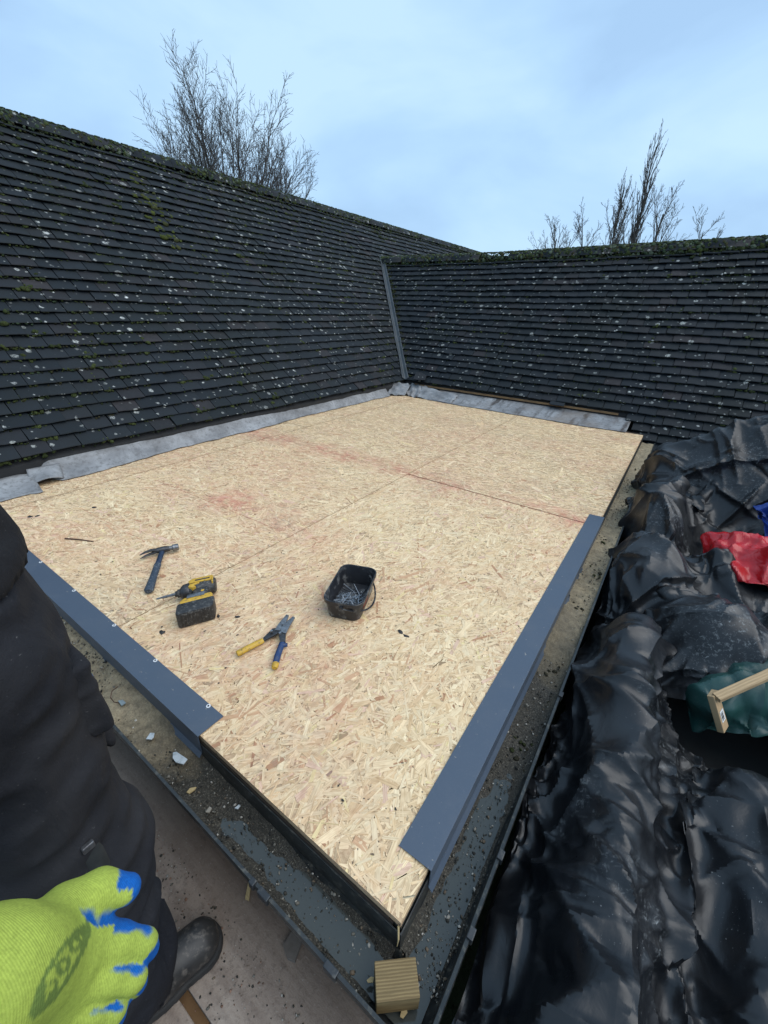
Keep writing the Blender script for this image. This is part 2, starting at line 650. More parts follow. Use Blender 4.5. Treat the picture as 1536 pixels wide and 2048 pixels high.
for i in range(75):                                    # the bright green streak near the left
    s = SL - 0.2 - 1.0 * rng.random()
    a = 2.55 - 0.12 * (SL - s) + rng.normal(0, .07)
    s = math.floor(s / GAUGE) * GAUGE + rng.uniform(-.01, .04)
    spots.append((frame_left(a, s, 0.028), rng.uniform(.010, .030), (SP, 0, CP), .6, ((0.075, 0.09, 0.022) if rng.random() < .6 else (0.06, .065, .025)), True))
nclump = 0
while nclump < 3400:
    a = -0.1 + 7.5 * rng.random() ** 1.1
    c = rng.integers(0, nc)
    if a > YE and c * GAUGE * CP < min(a - YE, 2 * TR - (a - YE)): continue
    dens = mnoise.noise(Vector((a * .8, c * .12, 3.3)))
    if dens < rng.uniform(-.9, .5): continue
    nclump += 1
    big = rng.random() < .10
    cc = MOSS_COL[rng.integers(0, 6)] if not big else MOSS_COL[rng.choice([1, 3, 3])]
    for _ in range(rng.integers(1, 5) if not big else rng.integers(4, 8)):
        spots.append((frame_left(a + rng.normal(0, .02), c * GAUGE - 0.006 + abs(rng.normal(0, .010 if not big else .02)), rng.uniform(.014, .03)),
                      rng.uniform(.004, .010) * (1.7 if big else 1), (SP, 0, CP), rng.uniform(.5, .9), cc, big))
moss_mesh('moss', spots, main_roof)
# eaves batten showing at the far left
mb = MB(); mb.box((XE - 0.02, -.85, ZE - 0.042), (0.04, 2.5, 0.022)); mb.build('eaves_batten', BATTEN, main_roof)

# ---- lower wing on the right
wing = empty('tiled_roof', (0, YE, ZE))
tag(wing, 'lower dark plain tiled roof wing joining from the right behind the deck', 'roof')
xr = 6.0
ry, rzz = YE + TR, ZE + SR * SP
DROP = 9                                # courses carried on lower down beyond the deck's corner
V = [frame_right(-4.9, -0.02, h), frame_right(-.12, -0.02, h), frame_right(xr, -0.02, h), frame_right(xr, SR, h), frame_right(-.12, SR, h), frame_right(-4.9, SR, h),
     (-4.9, ry + TR, ZE), (xr, ry + TR, ZE), frame_right(-.12, -DROP * GAUGE, h), frame_right(xr, -DROP * GAUGE, h)]
F = [(0, 1, 4, 5), (1, 2, 3, 4), (5, 4, 3, 7, 6), (8, 9, 2, 1)]
V += [(-4.9, YE + .05, -3.1), (-.12, YE + .05, -3.1), (xr, V[9][1] + .05, -3.1), (-.12, V[8][1] + .05, -3.1), (xr, ry + TR, -3.1), (-4.9, ry + TR, -3.1)]
F += [(0, 10, 11, 1), (8, 13, 12, 9), (6, 7, 14, 15), (1, 11, 13, 8), (2, 9, 12, 14, 7, 3)]
link('underlay', make_mesh('underlay', V, F, UNDER), wing)
cells = []
ncr = int((SR - 0.03) / GAUGE) + 1
start = {-1: -.22, -2: -.17, -3: -.06, -4: .00, -5: .03}
for c in range(-DROP, ncr):
    s = c * GAUGE
    a = -5.0 + (c % 2) * TW / 2
    while a < xr:
        ok = True
        if a < XE + .2:
            if (XE - a) - 0.20 > s * CP: ok = False
            if a < XE - s * CP - 0.12: ok = False
        if c < 0 and a - TW / 2 < start.get(c, .06): ok = False
        if ok: cells.append((a, s))
        a += TW
lay_tiles(wing, frame_right, MAT_R, cells, 300, 5, SR)
ridge(wing, frame_right(XE - TR + .02, SR), frame_right(-2.32, SR))
ridge(wing, frame_right(-2.33, SR), frame_right(xr, SR))
spots = []
for i in range(2600):
    a = XE - TR - .0 + (1.4 + TR - XE) * rng.random()
    an = rng.uniform(-0.3, 1.8)
    B = frame_right(a, SR)
    P = B + np.array([0, -0.108 * math.sin(an), -0.055 + 0.116 * math.cos(an)])
    spots.append((P, rng.uniform(.007, .023), (0, -math.sin(an), math.cos(an)), rng.uniform(.25, .6), tuple(1.2 * q for q in MOSS_COL[rng.choice(7, p=[.15, .2, .08, .14, .10, .15, .18])]), rng.random() < .3))
for i in range(600):
    a = XE - TR + (1.4 + TR - XE) * rng.random()
    s = SR - 0.06 - abs(rng.normal(0, .07))
    spots.append((frame_right(a, s, 0.026), rng.uniform(.008, .02), (0, -SP, CP), .55, MOSS_COL[rng.integers(0, 6)], False))
nclump = 0
while nclump < 1100:
    a = rng.uniform(-4.2, 1.3)
    c = int(rng.integers(-4, ncr))
    if a < XE - c * GAUGE * CP: continue
    if c < 0 and a < .2: continue
    nclump += 1
    big = rng.random() < .09
    cc = MOSS_COL[rng.integers(0, 6)] if not big else MOSS_COL[rng.choice([1, 3, 3])]
    for _ in range(rng.integers(1, 4) if not big else rng.integers(4, 8)):
        spots.append((frame_right(a + rng.normal(0, .02), c * GAUGE - 0.006 + abs(rng.normal(0, .010 if not big else .025)), rng.uniform(.014, .03)),
                      rng.uniform(.004, .009) * (1.6 if big else 1), (0, -SP, CP), rng.uniform(.5, .9), cc, big))
for i in range(260):                                     # moss along the valley
    s = rng.uniform(.05, SR)
    spots.append((frame_right(XE - s * CP + .10 + abs(rng.normal(0, .03)), s, 0.03), rng.uniform(.006, .018), (0, -SP, CP), .7, MOSS_COL[rng.integers(0, 5)], False))
moss_mesh('moss', spots, wing)
mb = MB(); mb.box(((-2.85 - .30) / 2, YE + 0.005, ZE - 0.022), (2.55, 0.035, 0.022)); mb.build('eaves_batten', BATTEN, wing)
mb = MB(); mb.box(((-2.6 - .2) / 2, YE - 0.075, ZE - 0.085), (2.4, 0.04, 0.02)); mb.build('eaves_batten', BATTEN, wing)

# ================================================================== flat roof deck of OSB sheets
def m_osb(strand):
    t = NT('osb_strand' if strand else 'osb_core')
    p = t.pos()
    at = t.node('ShaderNodeAttribute', attribute_name='tint').outputs['Color']
    if strand:
        uv = t.node('ShaderNodeUVMap').outputs[0]
        g = t.noise(t.mapping(uv, scale=(14, 330, 1)), 1.0, 2, 0.6)
        g2 = t.noise(t.mapping(uv, scale=(40, 60, 1)), 1.0, 1, 0.6)
        c = t.mix(1.0, at, t.ramp(g, [(0.28, (0.74, 0.69, 0.62)), (0.5, (1.0, 1.0, 1.0)), (0.75, (1.13, 1.13, 1.10))]), 'MULTIPLY')
        c = t.mix(1.0, c, t.ramp(g2, [(0.25, (0.86, 0.82, 0.78)), (0.55, (1.03, 1.03, 1.03))]), 'MULTIPLY')
        hgt = g
    else:
        g = t.noise(p, 130, 5, 0.7)
        c = t.ramp(g, [(0.3, (0.36, 0.235, 0.13)), (0.55, (0.56, 0.40, 0.235)), (0.8, (0.66, 0.50, 0.31))])
        hgt = g
    s = t.sep(p)
    # smudges of red chalk dust rubbed round the snapped lines, and grey boot marks
    nz = t.noise(p, 2.3, 3, 0.65)
    nf = t.noise(p, 22, 3, 0.65)

    def band(sock, at_, w):
        return t.math('POWER', 2.718, t.math('MULTIPLY', -1.0, t.math('POWER', t.math('DIVIDE', t.math('SUBTRACT', sock, at_), w), 2.0)))
    near = t.math('MAXIMUM', band(s[1], 2.02, 0.16), t.math('MULTIPLY', band(s[1], 0.98, 0.22), band(s[0], -1.75, 0.75)))
    red = t.math('MULTIPLY', near, t.math('MULTIPLY', t.ramp(nz, [(0.34, 0.0), (0.58, 0.75)]), t.ramp(nf, [(0.32, 0.1), (0.6, 1.0)])))
    red2 = t.math('MULTIPLY', t.ramp(t.noise(p, 1.15, 2, 0.6), [(0.40, 0.0), (0.66, 0.30)]), t.ramp(nf, [(0.35, 0.0), (0.6, 1.0)]))
    c = t.mix(t.math('MAXIMUM', red, red2), c, (0.56, 0.20, 0.14))
    gm = t.math('MULTIPLY', t.ramp(t.noise(p, 1.7, 3, 0.7, 0.6), [(0.52, 0.0), (0.74, 0.40)]), t.ramp(t.noise(p, 48, 2, 0.7), [(0.4, 0.0), (0.62, 1.0)]))
    c = t.mix(gm, c, (0.24, 0.185, 0.16))
    sp = t.ramp(t.noise(p, 75, 1, 0.5), [(0.735, 0.0), (0.76, 0.8)])
    c = t.mix(sp, c, (0.06, 0.045, 0.035))
    t.bump(hgt, 0.35, 0.0015)
    return t.done(c, 0.72, None, 0.3)


OSB_S, OSB_C = m_osb(True), m_osb(False)
PAL = np.array([(0.745, 0.555, 0.335), (0.765, 0.585, 0.36), (0.705, 0.51, 0.295), (0.785, 0.62, 0.395), (0.655, 0.46, 0.26),
                (0.56, 0.35, 0.20), (0.43, 0.24, 0.13), (0.69, 0.47, 0.33), (0.735, 0.58, 0.30)])
PALP = np.array([.25, .24, .17, .15, .09, .032, .012, .035, .02])


def osb_sheet(root, x0, x1, y0, y1, ang, dens, gy=(.0021, .0021)):
    g = 0.0021
    x0, x1, y0, y1 = x0 + g + (.002 if abs(x0 - S2) < .01 else 0), x1 - g - (.002 if abs(x1 - S2) < .01 else 0), y0 + gy[0], y1 - gy[1]
    mb = MB()
    mb.box(((x0 + x1) / 2, (y0 + y1) / 2, -0.0105), (x1 - x0, y1 - y0, 0.018))
    sheet = mb.build('osb_sheet', OSB_C, root)
    area = (x1 - x0) * (y1 - y0)
    n = int(area * dens)
    L = np.clip(np.exp(rng.normal(math.log(.040), .60, n)), .008, .15)
    W = np.clip(np.exp(rng.normal(math.log(.0062), .62, n)), .0013, .028)
    W = np.minimum(W, L * .5)
    cx = rng.uniform(x0, x1, n); cy = rng.uniform(y0, y1, n)
    th = ang + rng.normal(0, .62, n)
    wild = rng.random(n) < .22
    th[wild] = rng.uniform(0, math.pi, wild.sum())
    # outline: 8 points, ragged ends
    lx = np.array([-.5, -.46, .47, .5, .48, .44, -.45, -.49]); ly = np.array([-.1, -.5, -.5, -.2, .25, .5, .5, .2])
    px = lx[None] * L[:, None] + rng.normal(0, .035, (n, 8)) * L[:, None] * (np.abs(lx) > .43)
    py = ly[None] * W[:, None] * (1 + rng.normal(0, .12, (n, 8)))
    bend = rng.normal(0, .05, n)[:, None] * (px ** 2) / L[:, None]
    py = py + bend
    c, s = np.cos(th)[:, None], np.sin(th)[:, None]
    X = np.clip(cx[:, None] + px * c - py * s, x0, x1)
    Y = np.clip(cy[:, None] + px * s + py * c, y0, y1)
    order = rng.random(n)
    Z = -0.00145 + order[:, None] * 0.0013 + px * rng.normal(0, .006, n)[:, None] + py * rng.normal(0, .02, n)[:, None]
    Z = np.clip(Z, -0.00148, 0.0008)
    V = np.stack([X, Y, Z], -1).reshape(-1, 3)
    base = (np.arange(n) * 8)[:, None]
    F = np.concatenate([base + np.array([0, 1, 6, 7]), base + np.array([1, 2, 5, 6]), base + np.array([2, 3, 4, 5])])
    uv = np.stack([px + rng.uniform(0, 50, n)[:, None], py + rng.uniform(0, 50, n)[:, None]], -1).reshape(-1, 2)
    k = rng.choice(9, n, p=PALP / PALP.sum())
    col = PAL[k] * np.clip(rng.normal(1.0, .06, (n, 1)), .75, 1.18) * (1 + rng.normal(0, .02))
    dark = rng.random(n) < .02
    col[dark & (L < .05)] *= .5
    col = np.repeat(col, 8, 0)
    me = np_mesh('strand', V, F, OSB_S, False, uv, col)
    o = link('strand', me, sheet)
    tag(o, kind='stuff')
    return sheet


S1, S2, T1 = -1.250, -2.655, 2.02
deck = empty('flat_roof_deck', (-1.5, 2.2, 0))
tag(deck, 'flat roof deck of pale OSB boards with tools lying on it', 'roof deck')
osb_sheet(deck, S1, 0.0, 0.0, T1 - .003, 1.35, 8200)
osb_sheet(deck, S2, S1, 0.0, T1, 0.25, 6800, (.002, .0005))
osb_sheet(deck, S1, -0.004, T1 + .002, 4.43, 0.2, 4600)
osb_sheet(deck, S2, S1, T1, 4.56, 0.25, 4600, (.0005, .002))
osb_sheet(deck, -3.02, S2, 0.0, 2.44, 0.35, 4600)
osb_sheet(deck, -3.02, S2, 2.44, 4.62, 0.3, 4600)
DARK = simple('dark_void_timber', (0.05, 0.032, 0.02), (0.03, 0.02, 0.014), 8, 0.9)
mb = MB(); mb.box((-1.515, 2.3, -0.06), (2.99, 4.6, 0.07)); mb.build('joist_layer', DARK, deck)
EDGE = simple('weathered_black_fascia', (0.012, 0.014, 0.013), (0.03, 0.032, 0.028), 14, 0.45, bump=0.3, dirt=(0.10, 0.09, 0.07), dirt_amt=0.5, dirt_scale=60)
mb = MB(); mb.box((-1.515, 0.011, -0.172), (2.97, 0.018, 0.305)); mb.build('fascia_board', EDGE, deck)
mb = MB(); mb.box((-0.011, 2.215, -0.172), (0.018, 4.42, 0.305)); mb.build('fascia_board', EDGE, deck)
WALL = simple('rendered_wall', (0.30, 0.27, 0.23), (0.22, 0.20, 0.18), 6, 0.9, bump=0.3)
mb = MB(); mb.box((-1.53, 2.33, -1.72), (2.9, 4.55, 2.76)); mb.build('wall', WALL, deck)
# snapped chalk lines (dusty red) drawn across the boards
CHALK = simple('red_chalk', (0.52, 0.09, 0.06), (0.40, 0.10, 0.07), 60, 0.9)


def chalk(p0, p1, w=0.0022):
    p0, p1 = np.array(p0, float), np.array(p1, float)
    n = int(np.linalg.norm(p1 - p0) / .012)
    d = (p1 - p0) / np.linalg.norm(p1 - p0); q = np.array([-d[1], d[0]])
    mb = MB()
    for i in range(n):
        if rng.random() < .12: continue
        a = p0 + (p1 - p0) * i / n; b = p0 + (p1 - p0) * (i + .97) / n
        ww = w * rng.uniform(.35, 1.1); off = q * rng.normal(0, w * .2)
        P = [a - q * ww / 2 + off, b - q * ww / 2 + off, b + q * ww / 2 + off, a + q * ww / 2 + off]
        mb.add([(x, y, 0.00125) for x, y in P], [(0, 1, 2, 3)])
    tag(mb.build('chalk_line', CHALK, deck), kind='stuff')


chalk((-1.26, T1 - .012), (-.06, T1 - .006), .003)
chalk((-1.26, T1 - .006), (-2.5, T1 + .004), .0010)
chalk((-2.45, 0.87), (-1.26, 0.905), .0022)
chalk((-2.42, 0.40), (-1.75, 0.43), .0014)
# round nail heads, dark flecks of bitumen trodden in, and small splinters
NAILM = simple('galvanised_steel', (0.42, 0.44, 0.46), (0.30, 0.31, 0.33), 60, 0.35, 0.9)
BITU = simple('black_bitumen', (0.012, 0.011, 0.011), (0.03, 0.028, 0.026), 40, 0.6)


def blob(mb, x, y, r, z=0.001, hgt=.004):
    n = 9
    a0 = rng.uniform(0, 6)
    e_ = rng.uniform(1.0, 2.1)
    R = [r * rng.uniform(.6, 1.25) for _ in range(n)]
    P = []
    for k in range(n):
        an = 2 * math.pi * k / n
        u, v = R[k] * e_ * math.cos(an), R[k] * math.sin(an)
        P.append((x + u * math.cos(a0) - v * math.sin(a0), y + u * math.sin(a0) + v * math.cos(a0), z))
    P.append((x, y, z + hgt))
    mb.add(P, [(k, (k + 1) % n, n) for k in range(n)] + [tuple(range(n - 1, -1, -1))])


mb = MB()
for (x, y, r) in ((-2.46, .20, .012), (-2.44, .225, .010), (-2.33, .45, .010), (-1.10, .15, .010), (-.43, .66, .009), (-.405, .655, .006), (-.96, .36, .006), (-1.02, .32, .006)):
    blob(mb, x, y, r)
for _ in range(150):
    blob(mb, rng.uniform(-2.9, -.12), 4.2 * rng.random() ** 1.6 + .1, rng.uniform(.0012, .0032), hgt=.0015)
tag(mb.build('bitumen_fleck', BITU, deck), kind='stuff')

# ================================================================== lead flashings
def m_lead(stain):
    t = NT('weathered_lead' + ('_stained' if stain else ''))
    p = t.pos()
    n = t.noise(p, 5, 6, 0.65, 0.4); n2 = t.noise(p, 38, 5, 0.7)
    c = t.ramp(n, [(0.3, (0.12, 0.12, 0.122)), (0.5, (0.22, 0.222, 0.226)), (0.7, (0.33, 0.335, 0.34))])
    c = t.mix(t.ramp(n2, [(0.50, 0.0), (0.68, 0.65)]), c, (0.085, 0.083, 0.08))
    if stain:
        s = t.noise(t.mapping(p, scale=(9, 2.2, 2.2)), 1.0, 4, 0.6)
        c = t.mix(t.ramp(s, [(0.52, 0.0), (0.66, 0.9)]), c, (0.045, 0.035, 0.03))
        s2 = t.noise(p, 2.2, 3)
        c = t.mix(t.ramp(s2, [(0.5, 0.0), (0.7, 0.5)]), c, (0.17, 0.12, 0.08))
    t.bump(n2, 0.35, 0.003)
    return t.done(c, t.ramp(n, [(0.3, 0.50), (0.7, 0.68)]), 0.0, 0.4)


LEAD, LEAD_S = m_lead(False), m_lead(True)


def sheet(name, fn, nu, nv, mat, parent=None, thick=0.0022, smooth=True):
    """fn(u, v) -> xyz over the unit square; a thin sheet with real thickness."""
    us, vs = np.linspace(0, 1, nu), np.linspace(0, 1, nv)
    P = np.array([fn(u, v) for v in vs for u in us])
    q = (np.arange(nv - 1)[:, None] * nu + np.arange(nu - 1)[None]).ravel()
    F = np.stack([q, q + 1, q + nu + 1, q + nu], 1)
    me = np_mesh(name, P, F, mat, smooth)
    o = link(name, me, parent)
    md = o.modifiers.new('thickness', 'SOLIDIFY'); md.thickness = thick; md.offset = 0
    return o


def n1(x, sd=0.0): return 1.1 * mnoise.fractal(Vector((x, sd + .37, sd * 1.7 + .2)), 1.0, 2.0, 3)
def n2(x, y, sd=0.0): return 1.1 * mnoise.fractal(Vector((x, y, sd + .41)), 1.0, 2.0, 3)


def lead_left(u, v):
    y = 0.42 + u * 3.86
    low = np.interp(y, [.42, .50, .62, 1.1, 1.9, 2.0, 2.7, 3.4, 4.3], [-3.00, -2.85, -2.865, -2.905, -2.94, -2.915, -2.95, -2.945, -2.94]) + .022 * n1(y * 3.1) + .010 * n1(y * 11, 2)
    if u < .012: low = -3.0
    top = XE - .03
    k = v
    x = low * (1 - k) + top * k
    z = 0.004 + (ZE - .004) * (k ** 1.25) + .010 * n2(y * 3, v * 2, 4) * (1 - abs(2 * v - 1)) + .006 * abs(n1(y * 9, 2)) * (1 - v)
    return (x, y + .01 * n2(y * 2, v * 3, 7), z)


tag(sheet('lead_flashing', lead_left, 150, 12, LEAD), 'long grey lead flashing strip along the foot of the taller roof', 'lead flashing')


def lead_far_left(u, v):
    y = -1.0 + u * 1.36
    x = (-2.775 - .05 * (1 - u)) * (1 - v) + (XE + .02) * v
    return (x + .01 * n1(y * 5, 3) + .02 * (u > .97), y + .03 * v * u, 0.0035 + .055 * v ** 1.5 + .004 * n2(y * 4, v * 3, 9) + .002)


tag(sheet('lead_flashing', lead_far_left, 50, 10, LEAD), 'flat torn end piece of grey lead at the far left', 'lead flashing')


def lead_flap(u, v):
    y = 0.36 + .17 * u
    x = -3.0 + .10 * (1 - v) + .02 * u
    return (x + .03 * (1 - v) * math.sin(u * 3.1), y + .03 * (v - .5), .012 + .07 * v + .03 * math.sin(u * 3.1) * (1 - v))


tag(sheet('lead_flashing', lead_flap, 14, 10, LEAD), 'small curled corner of pale lead beside the torn end piece', 'lead flashing')


def lead_right(u, v):
    x = -2.44 + u * 2.28
    low = np.interp(x, [-2.44, -1.9, -1.0, -.6, -.16], [4.40, 4.385, 4.375, 4.37, 4.395]) + .016 * n1(x * 3.5, 11) + .006 * n1(x * 12, 3)
    y = low * (1 - v) + (YE - .03) * v
    z = 0.004 + (ZE - .05) * v ** 1.25 + .012 * n2(x * 3, v * 2, 14) * (1 - abs(2 * v - 1)) + .004 * abs(n1(x * 8, 15)) * (1 - v)
    return (x, y, z)


tag(sheet('lead_flashing', lead_right, 110, 12, LEAD_S), 'stained grey lead flashing strip below the lower roof wing', 'lead flashing')


def crumple(name, quad, amp, seed, label, n=16, mat=None):
    q = [np.array(p, float) for p in quad]
    nn = np.cross(q[1] - q[0], q[3] - q[0]); nn /= np.linalg.norm(nn)

    def fn(u, v):
        P = (q[0] * (1 - u) + q[1] * u) * (1 - v) + (q[3] * (1 - u) + q[2] * u) * v
        r = 1 - abs(((u * 2.3 + v * 1.7 + .3 * n2(u * 3, v * 3, seed)) % 1) * 2 - 1)
        return P + nn * amp * (r - .5 + .5 * n2(u * 3, v * 3, seed + 4))
    return tag(sheet(name, fn, n, n, mat or LEAD, None, .002, False), label, 'lead flashing')


crumple('lead_flashing', [(-2.98, 4.25, .02), (-2.80, 4.42, .012), (-2.86, 4.66, .12), (-3.05, 4.52, .14)], .022, 3, 'pale creased lead fold under the valley, left side')
crumple('lead_flashing', [(-2.84, 4.46, .012), (-2.62, 4.40, .010), (-2.58, 4.72, .10), (-2.88, 4.72, .12)], .030, 8, 'crumpled dark lead at the bottom of the valley', mat=LEAD_S)
crumple('lead_flashing', [(-2.66, 4.43, .010), (-2.10, 4.385, .008), (-2.12, 4.60, .075), (-2.70, 4.68, .11)], .018, 12, 'folded lead lapping over the stained strip by the valley')

# valley channel between the two roofs
V0 = np.array([XE, YE, ZE]); VD = np.array([-1, 1, TP]); VD = VD / np.linalg.norm(VD)
VL = TR * math.sqrt(2 + TP * TP)


def valley(u, v):
    c = V0 + VD * (VL * (.985 * v) - .06 * (1 - v))
    w = (u - .5) * (.085 + .02 * n1(v * 9, 6))
    side = np.array([1, 1, 0]) / math.sqrt(2)
    return c + side * w + np.array([0, 0, .078 + .014 * math.cos(u * math.pi * 2) + .003 * n2(v * 20, u * 3, 5)])


VAL = simple('dark_valley_lead', (0.026, 0.034, 0.040), (0.055, 0.066, 0.075), 6, 0.5, 0.2, 0.3, dirt=(0.03, 0.035, 0.025), dirt_amt=0.7, dirt_scale=14)
tag(sheet('valley_gutter', valley, 9, 60, VAL, None, .004), 'narrow grey lead valley strip where the two roofs meet', 'valley')

# loose tiles that have slipped at the foot of the valley
for (P, rz_, rx_, lab) in (((-2.74, 4.66, .175), .35, .55, 'slipped grey tile just right of the valley foot'),
                           ((-3.08, 4.60, .20), 1.25, .45, 'slipped dark tile just left of the valley foot'),
                           ((-.93, YE - .075, .105), .04, .62, 'slipped tile hanging below the eaves above the stained lead')):
    o = link('loose_tile', TILE_ME[3])
    o.matrix_basis = Matrix.Translation(P) @ Matrix.Rotation(rz_, 4, 'Z') @ Matrix.Rotation(rx_, 4, 'X')
    tag(o, lab, 'roof tile')
ROSE = simple('new_pink_tile', (0.30, 0.19, 0.17), (0.25, 0.16, 0.15), 30, 0.8, bump=0.2)
o = link('replacement_tile', make_mesh('replacement_tile', *TILE_DATA[1], ROSE))
m = Matrix.Identity(4)
P = frame_right(0.965, -0.1 + .0, 0.034)
for ii in range(3):
    for jj in range(3): m[ii][jj] = MAT_R[ii][jj]
    m[ii][3] = P[ii]
o.matrix_basis = m
tag(o, 'single pinkish tile in the lower wing above the black sheeting', 'roof tile')

# ================================================================== aluminium edge trims
TRIM = NT('slate_blue_trim')
tn = TRIM.noise(TRIM.pos(), 260, 2)
tn2 = TRIM.noise(TRIM.pos(), 7, 5, 0.65)
tcol = TRIM.mix(TRIM.ramp(tn2, [(0.5, 0.0), (0.75, 0.35)]), (0.062, 0.083, 0.115), (0.10, 0.115, 0.135))
tcol = TRIM.mix(TRIM.ramp(TRIM.noise(TRIM.pos(), 95, 2), [(0.72, 0.0), (0.75, 0.5)]), tcol, (0.4, 0.36, 0.3))
scr = TRIM.ramp(TRIM.noise(TRIM.mapping(TRIM.pos(), scale=(40, 40, 40), rot=(0, 0, .7)), 1.0, 2, .5, 3.0), [(0.495, 0.0), (0.5, 0.35), (0.505, 0.0)])
tcol = TRIM.mix(scr, tcol, (0.17, 0.18, 0.20))
TRIM.bump(tn2, 0.10, 0.004)
TRIM = TRIM.done(tcol, TRIM.ramp(tn2, [(0.35, 0.36), (0.7, 0.5)]), 0.0, 0.5)


def trim(prof, T, length, loc, label):
    """prof: closed section (out, z); run from 0 to length."""
    o = empty('edge_trim', loc)
    tag(o, label, 'edge trim', 'slate blue edge trims on the deck')
    mb = MB(); mb.prism(prof, 0, length, T)
    mb.build('trim_profile', TRIM, o, bevel=.0006, seg=2)
    return o


t_ = .0018
prof = [(-.074, .0028), (.006, .0062), (.006, -.062), (.016, -.074), (.0145, -.0755), (.0042, -.063), (.0042, .0044), (-.074, .0012)]
left_trim = trim(prof, lambda p: (-.646 - p[2], -p[0], p[1]), 2.3, (-.646, 0, 0), 'dark slate blue metal edge trim nailed along the left gutter side')
right_trim = trim(prof, lambda p: (p[0], .104 + p[2], p[1]), 2.05, (0, .1, 0), 'dark slate blue metal edge trim along the right gutter side')
WASHER = simple('white_washer', (.75, .76, .76), (.65, .66, .67), 60, .4)
for x in (-1.59, -1.263, -.991, -.707, -1.92, -2.3):
    mb = MB(); mb.tube([(x, .0675, .003), (x, .0675, .0052)], .0062, 14); mb.build('nail_head', WASHER, left_trim)
    mb = MB(); mb.tube([(x, .0675, .005), (x, .0675, .0058)], .0030, 8); mb.build('nail_centre', BITU, left_trim)

# ================================================================== gutters
GUT = simple('black_plastic_gutter', (0.014, 0.016, 0.017), (0.03, 0.033, 0.032), 16, 0.38, bump=0.2, dirt=(0.13, 0.12, 0.095), dirt_amt=0.55, dirt_scale=70)
gutter = empty('gutter', (0, 0, -.11))
tag(gutter, 'dirty black plastic gutter running round the corner of the deck', 'gutter')
gp = [(.003, -.034), (.004, -.095), (.016, -.116), (.086, -.116), (.101, -.098), (.106, -.052), (.113, -.050), (.1145, -.060), (.1115, -.063), (.1095, -.056), (.1085, -.100), (.092, -.122), (.012, -.122), (.0005, -.098), (.0005, -.034)]
n = len(gp)
for side in (0, 1):
    V = []
    far = 3.05 if side == 0 else 4.40
    for (o_, z) in gp: V.append((o_, -o_, z))
    for (o_, z) in gp: V.append((-far, -o_, z) if side == 0 else (o_, far, z))
    F = [(k, (k + 1) % n, n + (k + 1) % n, n + k) for k in range(n)] + [tuple(range(2 * n - 1, n - 1, -1))]
    MB().add(V, F).build('gutter_run', GUT, gutter)
CLIP = simple('grey_bracket', (0.035, 0.04, 0.045), (0.022, 0.025, 0.028), 50, 0.45, 0.3, dirt=(.2, .19, .16), dirt_amt=.5)
for x in (-.08, -.265, -.30, -.93): MB().box((x, -.1125, -.056), (.030 if x != -.30 else .014, .013, .022)).build('clip', CLIP, gutter, bevel=.002)
for y in (.085, .245, .78, 1.9): MB().box((.1125, y, -.056), (.013, .022, .022)).build('clip', CLIP, gutter, bevel=.002)


def m_silt():
    t = NT('gutter_silt')
    p = t.pos(); s = t.sep(p)
    n = t.noise(p, 42, 5, 0.7); nb = t.noise(p, 7, 4, 0.6); nf = t.noise(p, 240, 4, 0.7)
    dark = t.ramp(nf, [(0.3, (0.012, 0.011, 0.0085)), (0.55, (0.042, 0.037, 0.027)), (0.76, (0.20, 0.18, 0.14))])
    sand = t.ramp(n, [(0.3, (0.16, 0.125, 0.078)), (0.6, (0.33, 0.265, 0.165)), (0.8, (0.43, 0.36, 0.24))])
    sand = t.mix(t.ramp(nf, [(0.35, 0.55), (0.55, 0.0)]), sand, (0.12, 0.095, 0.06))
    k1 = t.ramp(t.math('ADD', t.math('MULTIPLY', s[0], -1.0), t.math('MULTIPLY', t.math('SUBTRACT', nb, .5), .5)), [(0.66, 0.0), (0.90, 1.0)])
    k2 = t.ramp(t.math('ADD', t.math('MULTIPLY', s[1], 0.4), t.math('MULTIPLY', t.math('SUBTRACT', nb, .5), .5)), [(0.28, 0.0), (0.62, 1.0)])
    k = t.math('MAXIMUM', k1, k2)
    c = t.mix(k, dark, sand)
    t.bump(t.math('ADD', n, t.math('MULTIPLY', nf, .6)), 0.8, 0.006)
    return t.done(c, t.ramp(nb, [(0.4, 0.45), (0.7, 0.85)]), None, 0.4)


SILT = m_silt()


def silt(side, a0, a1, na, nm_label):
    no = 16
    A = np.linspace(a0, a1, na); O = np.linspace(.004, .107, no)
    AA, OO = np.meshgrid(A, O)
    if side == 0:
        dep = np.interp(-AA, [0, .15, .45, .62, .80, 1.0, 1.6, 3], [.000, .001, .0055, .016, .030, .045, .052, .05])
        X, Y = AA, -OO
    else:
        dep = np.interp(AA, [0, .3, .7, 1.0, 1.6, 4.4], [.001, .003, .014, .034, .048, .055])
        X, Y = OO, AA
    P = np.stack([X.ravel(), Y.ravel(), np.zeros(X.size)], 1)
    nz = fbm(P, 9, 3, 3.0).reshape(X.shape); nf = fbm(P, 70, 2, 8.0).reshape(X.shape); ng = fbm(P, 28, 2, 5.0).reshape(X.shape)
    bank = ((OO - .055) / .05) ** 2                      # heaped against the two walls
    Z = -.1155 + dep * (1 + .25 * nz) + bank * .011 * (1 + .6 * nz) + np.clip(dep * 60, .35, 1) * (.0022 * nf + .003 * ng) + .0015 * nz
    Z = np.minimum(Z, -.0585)
    P[:, 2] = Z.ravel()
    q = (np.arange(no - 1)[:, None] * na + np.arange(na - 1)[None]).ravel()
    F = np.stack([q, q + 1, q + na + 1, q + na], 1)
    if side == 0: F = F[:, ::-1]
    o = link('gutter_silt', np_mesh('gutter_silt', P, F, SILT, True))
    tag(o, nm_label, 'silt', kind='stuff')


